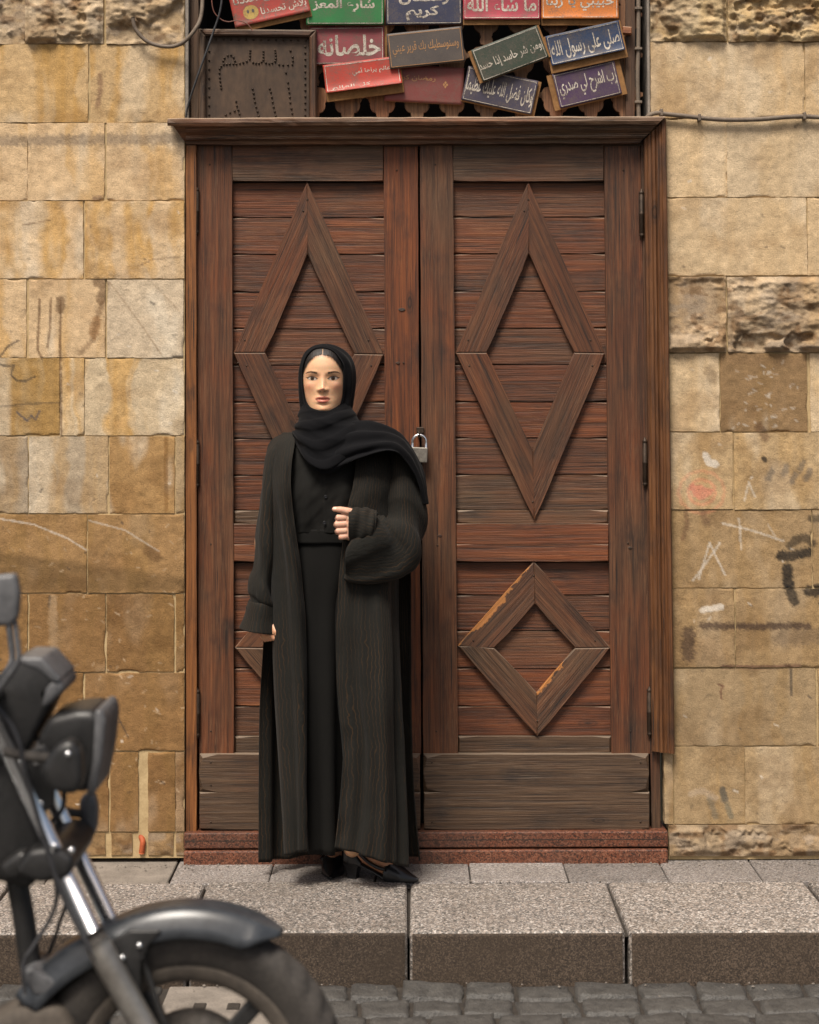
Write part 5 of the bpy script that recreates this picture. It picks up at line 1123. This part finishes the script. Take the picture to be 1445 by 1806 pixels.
Vl = net([R_(763, (526, -.235), (516, -.225), (508, -.215), (500, -.20)), R_(786, (519, -.325), (502, -.31), (486, -.27), (474, -.2)), R_(850, (513, -.372), (496, -.37), (480, -.32), (470, -.22)), R_(930, (521, -.376), (502, -.378), (484, -.33), (474, -.23)), R_(1000, (532, -.372), (510, -.385), (489, -.345), (478, -.24)), R_(1100, (541, -.37), (516, -.39), (492, -.355), (479, -.24)), R_(1250, (543, -.375), (522, -.395), (498, -.36), (484, -.24)), R_(1400, (541, -.375), (526, -.395), (506, -.365), (492, -.25)), [(543, 1497, -.36), (527, 1504, -.385), (511, 1508, -.36), (500, 1505, -.26)]], 150, 70)
U_, V_ = uvn(150, 70)
fl = .011 * np.sin(U_ * 11 + 2.2 * V_ + 1) * sst(.15, .5, V_) + .004 * (fbm(U_ * 4, V_ * 14, 3, 3) - .5) + .002 * np.sin(V_ * 60 + U_ * 5) * gs(U_, .08, .08)
cloth('front_panel', Vl, 'robe', rb, .0024, -fl)
Vr = net([R_(768, (626, -.24), (650, -.22), (672, -.2), (690, -.17)), R_(800, (628, -.33), (655, -.325), (685, -.28), (712, -.2)), R_(850, (624, -.375), (655, -.378), (690, -.33), (716, -.22)), R_(900, (612, -.388), (650, -.382), (688, -.33), (712, -.22)), R_(960, (604, -.38), (645, -.385), (685, -.34), (708, -.22)), R_(1040, (598, -.375), (640, -.395), (682, -.37), (704, -.28)), R_(1150, (595, -.372), (642, -.408), (688, -.395), (706, -.31)), R_(1250, (600, -.375), (646, -.415), (690, -.41), (709, -.34)), R_(1320, (607, -.38), (652, -.415), (692, -.40), (711, -.34)), R_(1420, (600, -.385), (650, -.405), (695, -.395), (714, -.34)), [(591, 1496, -.385), (640, 1509, -.405), (692, 1524, -.39), (717, 1529, -.335)]], 170, 90)
U_, V_ = uvn(170, 90)
fl = .015 * np.sin(U_ * 11 + 2.0 * V_ + .6) * sst(.25, .7, V_) * (.4 + fbm(U_ * 3, V_ * 2, 2, 6)) + .005 * np.sin(U_ * 31 - 3 * V_) * sst(.3, .8, V_) + .006 * (fbm(U_ * 5, V_ * 9, 3, 13) - .5) + .002 * np.sin(V_ * 70 + U_ * 6) * gs(U_, .06, .06)
cloth('front_panel', Vr, 'robe', rb, .0024, -fl)
U_, V_ = uvn(90, 72); TH = U_ * 2 * math.pi
Vs = secs([((484, 778), (514, 776), -.22, .035), ((472, 796), (508, 792), -.235, .058), ((465, 830), (503, 826), -.245, .07), ((459, 880), (500, 876), -.255, .074), ((453, 940), (496, 938), -.26, .074), ((447, 1005), (490, 1003), -.27, .070), ((442, 1050), (485, 1054), -.28, .066), ((441, 1072), (486, 1074), -.285, .066)], 90, 72)
fl = (.007 * (lambda w: np.sign(np.sin(w)) * np.abs(np.sin(w)) ** .65)(V_ * 26 + TH * 2 + 2 * np.sin(TH)) * sst(.4, .8, V_) + .006 * np.sin(TH * 3 + V_ * 5) * sst(.1, .4, V_) + .006 * (fbm(U_ * 9, V_ * 6, 3, 5) - .5))
cloth('sleeve', Vs, 'robe', rb, .0024, fl, True)
U_, V_ = uvn(30, 72); TH = U_ * 2 * math.pi
cloth('cuff', secs([((440, 1058), (487, 1062), -.285, .066), ((438, 1064), (489, 1068), -.286, .071), ((432, 1088), (491, 1090), -.288, .074), ((424, 1107), (496, 1116), -.29, .080)], 30, 72), 'robe', rb, .003, .003 * np.sin(TH * 4 + 1) * V_, True)
U_, V_ = uvn(110, 90); TH = U_ * 2 * math.pi
Vs = secs([((684, 770), (708, 782), -.22, .035), ((684, 792), (724, 800), -.235, .062), ((682, 830), (737, 824), -.255, .08), ((674, 870), (746, 878), -.28, .078), ((669, 900), (751, 930), -.30, .078), ((671, 908), (741, 986), -.335, .068), ((668, 906), (712, 1015), -.37, .055), ((656, 902), (674, 1022), -.40, .056), ((640, 903), (641, 1024), -.41, .045), ((624, 915), (617, 1022), -.412, .036), ((618, 932), (608, 1019), -.412, .03)], 110, 90)
cz_ = lambda w: np.sign(np.sin(w)) * np.abs(np.sin(w)) ** .65
fl = .008 * cz_(V_ * 34 + 3 * np.sin(TH) + 2) * gs(V_, .42, .16) + .0085 * cz_(TH * 4 + V_ * 8 + 2 * fbm(U_ * 4, V_ * 4, 2, 66)) * sst(.35, .7, V_) + .006 * np.sin(TH * 3 + V_ * 9) * sst(.1, .3, V_) * (1 - sst(.4, .6, V_)) + .007 * (fbm(U_ * 8, V_ * 8, 3, 15) - .5)
cloth('sleeve', Vs, 'robe', rb, .0024, fl, True)
U_, V_ = uvn(30, 60); TH = U_ * 2 * math.pi
cloth('cuff', secs([((664, 900), (662, 968), -.415, .040), ((655, 899), (654, 960), -.424, .042), ((636, 896), (636, 955), -.428, .040), ((616, 893), (615, 951), -.430, .036)], 30, 60), 'robe', rb, .003, .0025 * np.sin(TH * 3 + V_ * 9) + .002 * np.sin(V_ * 22 + TH), True)
# headscarf
OPN = [(.0025, .0965), (-.027, .092), (-.049, .072), (-.060, .045), (-.064, .016), (-.063, -.021), (-.056, -.065), (-.044, -.087), (-.027, -.0994), (-.005, -.1038), (.017, -.103), (.039, -.0957), (.054, -.080), (.0613, -.0528), (.0638, -.0086), (.0626, .0356), (.0515, .0626), (.032, .086)]
SIL = [(.005, .108), (-.032, .102), (-.059, .082), (-.073, .05), (-.080, .015), (-.0805, -.03), (-.0785, -.08), (-.072, -.11), (-.05, -.135), (-.01, -.15), (.03, -.15), (.06, -.135), (.083, -.11), (.093, -.06), (.099, 0), (.094, .045), (.075, .078), (.042, .1)]
def loop(L, n=120): C = np.array(L + L[:1]); E_ = np.vstack([C[-3:-1], C, C[1:3]]); R = crs(E_, n * 5); k = len(E_) - 1; t = np.linspace(2, 2 + len(L), n + 1)[:-1] / k * (n * 5 - 1); i = t.astype(int); f = (t - i)[:, None]; return R[i] * (1 - f) + R[np.minimum(i + 1, n * 5 - 1)] * f
O_, S_ = loop(OPN), loop(SIL); fy = facey(O_[:, 0], O_[:, 1]); fy = np.minimum(fy, -.03)
def lp(a, yv, s=1.0): L = (O_ * (1 - a) + S_ * a) * s; return np.stack([L[:, 0], np.broadcast_to(yv, len(L)), L[:, 1]], -1)
rows_ = [lp(-.06, fy + .012), lp(0, fy - .003), lp(.10, fy - .006), lp(.3, fy * .85 - .003), lp(.62, fy * .5 - .004), lp(.88, fy * .15), lp(1.0, .02), lp(1, .062, .95), lp(1, .095, .72), lp(1, .112, .35), lp(1, .115, .04)]
rows_ = np.array(rows_); Vh = np.stack([crs(rows_[:, j], 64) for j in range(120)], 1) + HO
U_, V_ = uvn(64, 120)
sc = cloth('headscarf', Vh, 'scarf', None, .002, -(.0028 * np.sin(V_ * 26 + 2.5 * np.sin(U_ * 6.28)) * sst(.12, .3, V_) + .004 * (fbm(U_ * 12, V_ * 5, 3, 3) - .5) * np.sin(math.pi * U_)), True)
KW = [
 [(0, -.096, -.066), (-.045, -.083, -.042), (-.068, -.075, 0), (-.05, -.08, .07), (0, -.08, .09), (.05, -.08, .07), (.08, -.075, 0), (.05, -.083, -.042)],
 [(0, -.112, -.088), (-.052, -.105, -.062), (-.080, -.108, 0), (-.06, -.12, .08), (0, -.12, .1), (.06, -.12, .08), (.094, -.105, 0), (.06, -.107, -.062)],
 [(0, -.150, -.104), (-.066, -.138, -.078), (-.088, -.14, 0), (-.07, -.15, .085), (0, -.16, .105), (.08, -.15, .085), (.122, -.134, 0), (.08, -.138, -.08)],
 [(.006, -.200, -.119), (-.07, -.172, -.092), (-.096, -.160, 0), (-.08, -.18, .09), (0, -.2, .11), (.1, -.18, .09), (.155, -.152, 0), (.10, -.168, -.092)],
 [(.012, -.248, -.130), (-.066, -.208, -.108), (-.10, -.174, 0), (-.09, -.21, .09), (0, -.25, .11), (.12, -.22, .09), (.185, -.172, 0), (.122, -.198, -.108)],
 [(.018, -.284, -.136), (-.054, -.246, -.116), (-.100, -.182, -.005), (-.09, -.23, .09), (0, -.27, .11), (.12, -.24, .09), (.19, -.185, 0), (.12, -.226, -.116)],
 [(.018, -.290, -.122), (-.050, -.252, -.104), (-.097, -.186, -.0), (-.088, -.23, .08), (0, -.27, .1), (.12, -.24, .08), (.185, -.19, 0), (.115, -.23, -.104)]]
def cl(r, n=120): C = np.array(r)[:, [0, 2, 1]]; E_ = np.vstack([C[-2:], C, C[:3]]); R = crs(E_, (len(E_) - 1) * 40 + 1); return R[np.linspace(80, 80 + 320, n + 1)[:-1].astype(int)]
KR = np.array([np.roll(cl(r), 60, 0) for r in KW]); Vc = np.stack([crs(KR[:, j], 90) for j in range(120)], 1) + HO; U_, V_ = uvn(90, 120); A_ = U_ * 2 * math.pi
fl = .0030 * np.abs(np.sin(V_ * 17 + A_ + 3 * fbm(U_ * 5, V_ * 2, 2, 14))) * sst(0, .3, V_) + .0055 * (lambda w: np.sign(np.sin(w)) * np.abs(np.sin(w)) ** .6)(V_ * 25 - A_ + 1.6 * np.sin(A_) + 2.2 * fbm(U_ * 6, V_ * 3, 2, 4)) * sst(0, .25, V_) * (.35 + .65 * gs(U_, .5, .2)) * (.5 + .9 * fbm(U_ * 5 + 3, V_ * 4, 2, 8)) + .006 * (fbm(U_ * 7, V_ * 9, 3, 21) - .5)
cloth('neck_drape', Vc, 'scarf', sc, .002, -fl, True)
U_, V_ = uvn(60, 90)
Vt = resample([[list(P(*c)) for c in r] for r in (
 [(588, 829, -.380), (636, 808, -.408), (688, 797, -.402), (714, 813, -.372), (736, 848, -.345), (748, 890, -.32)],
 [(592, 806, -.382), (640, 788, -.405), (690, 782, -.375), (720, 803, -.345), (741, 843, -.318), (751, 890, -.30)],
 [(598, 772, -.355), (648, 763, -.37), (696, 768, -.32), (726, 797, -.29), (745, 840, -.27), (753, 889, -.265)],
 [(606, 748, -.31), (656, 746, -.30), (700, 764, -.26), (728, 797, -.235), (747, 842, -.225), (753, 887, -.235)],
 [(616, 750, -.2), (656, 752, -.17), (700, 772, -.165), (728, 806, -.165), (744, 848, -.17), (750, 884, -.19)])], 60, 90)
fl = .003 * np.abs(np.sin(V_ * 15 + 2 * U_ + 2 * fbm(U_ * 5, V_ * 4, 2, 44))) + .006 * np.sin(V_ * 26 + 3.0 * U_ + 2 * fbm(U_ * 4, V_ * 3, 2, 5)) * (.4 + .6 * (1 - U_)) + .004 * (fbm(U_ * 8, V_ * 8, 3, 31) - .5)
cloth('shoulder_drape', Vt, 'scarf', sc, .003, fl)
# shoes
def shoe(Hh_, Tt):
    d = dirv(Hh_, Tt); L = (Tt - Hh_).length; sd_ = Vector((-d.y, d.x, 0))
    W = lambda s: float(np.interp(s, [-.02, .06, .2, .4, .62, .78, .9, .97, 1.0], [.030, .052, .056, .056, .074, .064, .036, .016, .005]))
    So = lambda s: float(np.interp(s, [0, .18, .4, .6, .7, 1.0], [.050, .048, .026, .006, .003, .006]))
    def loft(ss, top, wall):
        out = []
        for s in ss:
            w_ = W(s) / 2 + wall; z0 = So(s); tp = top(s); c = Hh_ + d * (L * s); r = []
            for k in range(24):
                t = 2 * math.pi * k / 24; cx, sz = math.cos(t), math.sin(t); zz = z0 + max(0, sz) ** .8 * (tp - z0) if sz > 0 else z0 - .0035 * min(1, -sz * 3)
                r.append(list(c + sd_ * (w_ * np.sign(cx) * abs(cx) ** .75) + Vector((0, 0, zz + .0035)) - PL))
            out.append(r)
        return np.array(out)
    vamp = loft(np.linspace(.56, 1.0, 26), lambda s: float(np.interp(s, [.56, .64, .75, .88, 1.0], [.058, .060, .046, .026, .012])), .002)
    o = link('shoe', grid(vamp, closed=True, capends=True), M['leather'], person)
    link('sole', grid(loft(np.linspace(.0, .62, 20), lambda s: So(s) + .010, .001), closed=True, capends=True), M['leather'], o)
    link('heel_counter', grid(loft(np.linspace(-.02, .24, 14), lambda s: So(s) + float(np.interp(s, [-.02, .05, .15, .24], [.060, .066, .045, .014])), .003), closed=True, capends=True), M['leather'], o)
    for sg in (-1, 1):
        pts = [Hh_ + d * (L * s) + sd_ * (sg * (W(s) / 2 + .001)) + Vector((0, 0, z)) for s, z in ((.2, .09), (.34, .062), (.48, .048), (.6, .044))]
        tube('side_strap', pts, .006, M['leather'], o, 8, 14)
    V = np.array([[list(Hh_ + d * (L * (.09 + a * wd)) + sd_ * (b * wd * .24) + Vector((0, 0, z)) - PL) for a, b in ((-.1, -.1), (.1, -.1), (.1, .1), (-.1, .1))] for z, wd in ((.001, .62), (.012, .62), (.035, .85), (.052, 1.1))])
    link('heel', grid(V, closed=True, capends=True, smooth=False), M['leather'], o)
shoe(H1_, T1_); shoe(H2, T2_)
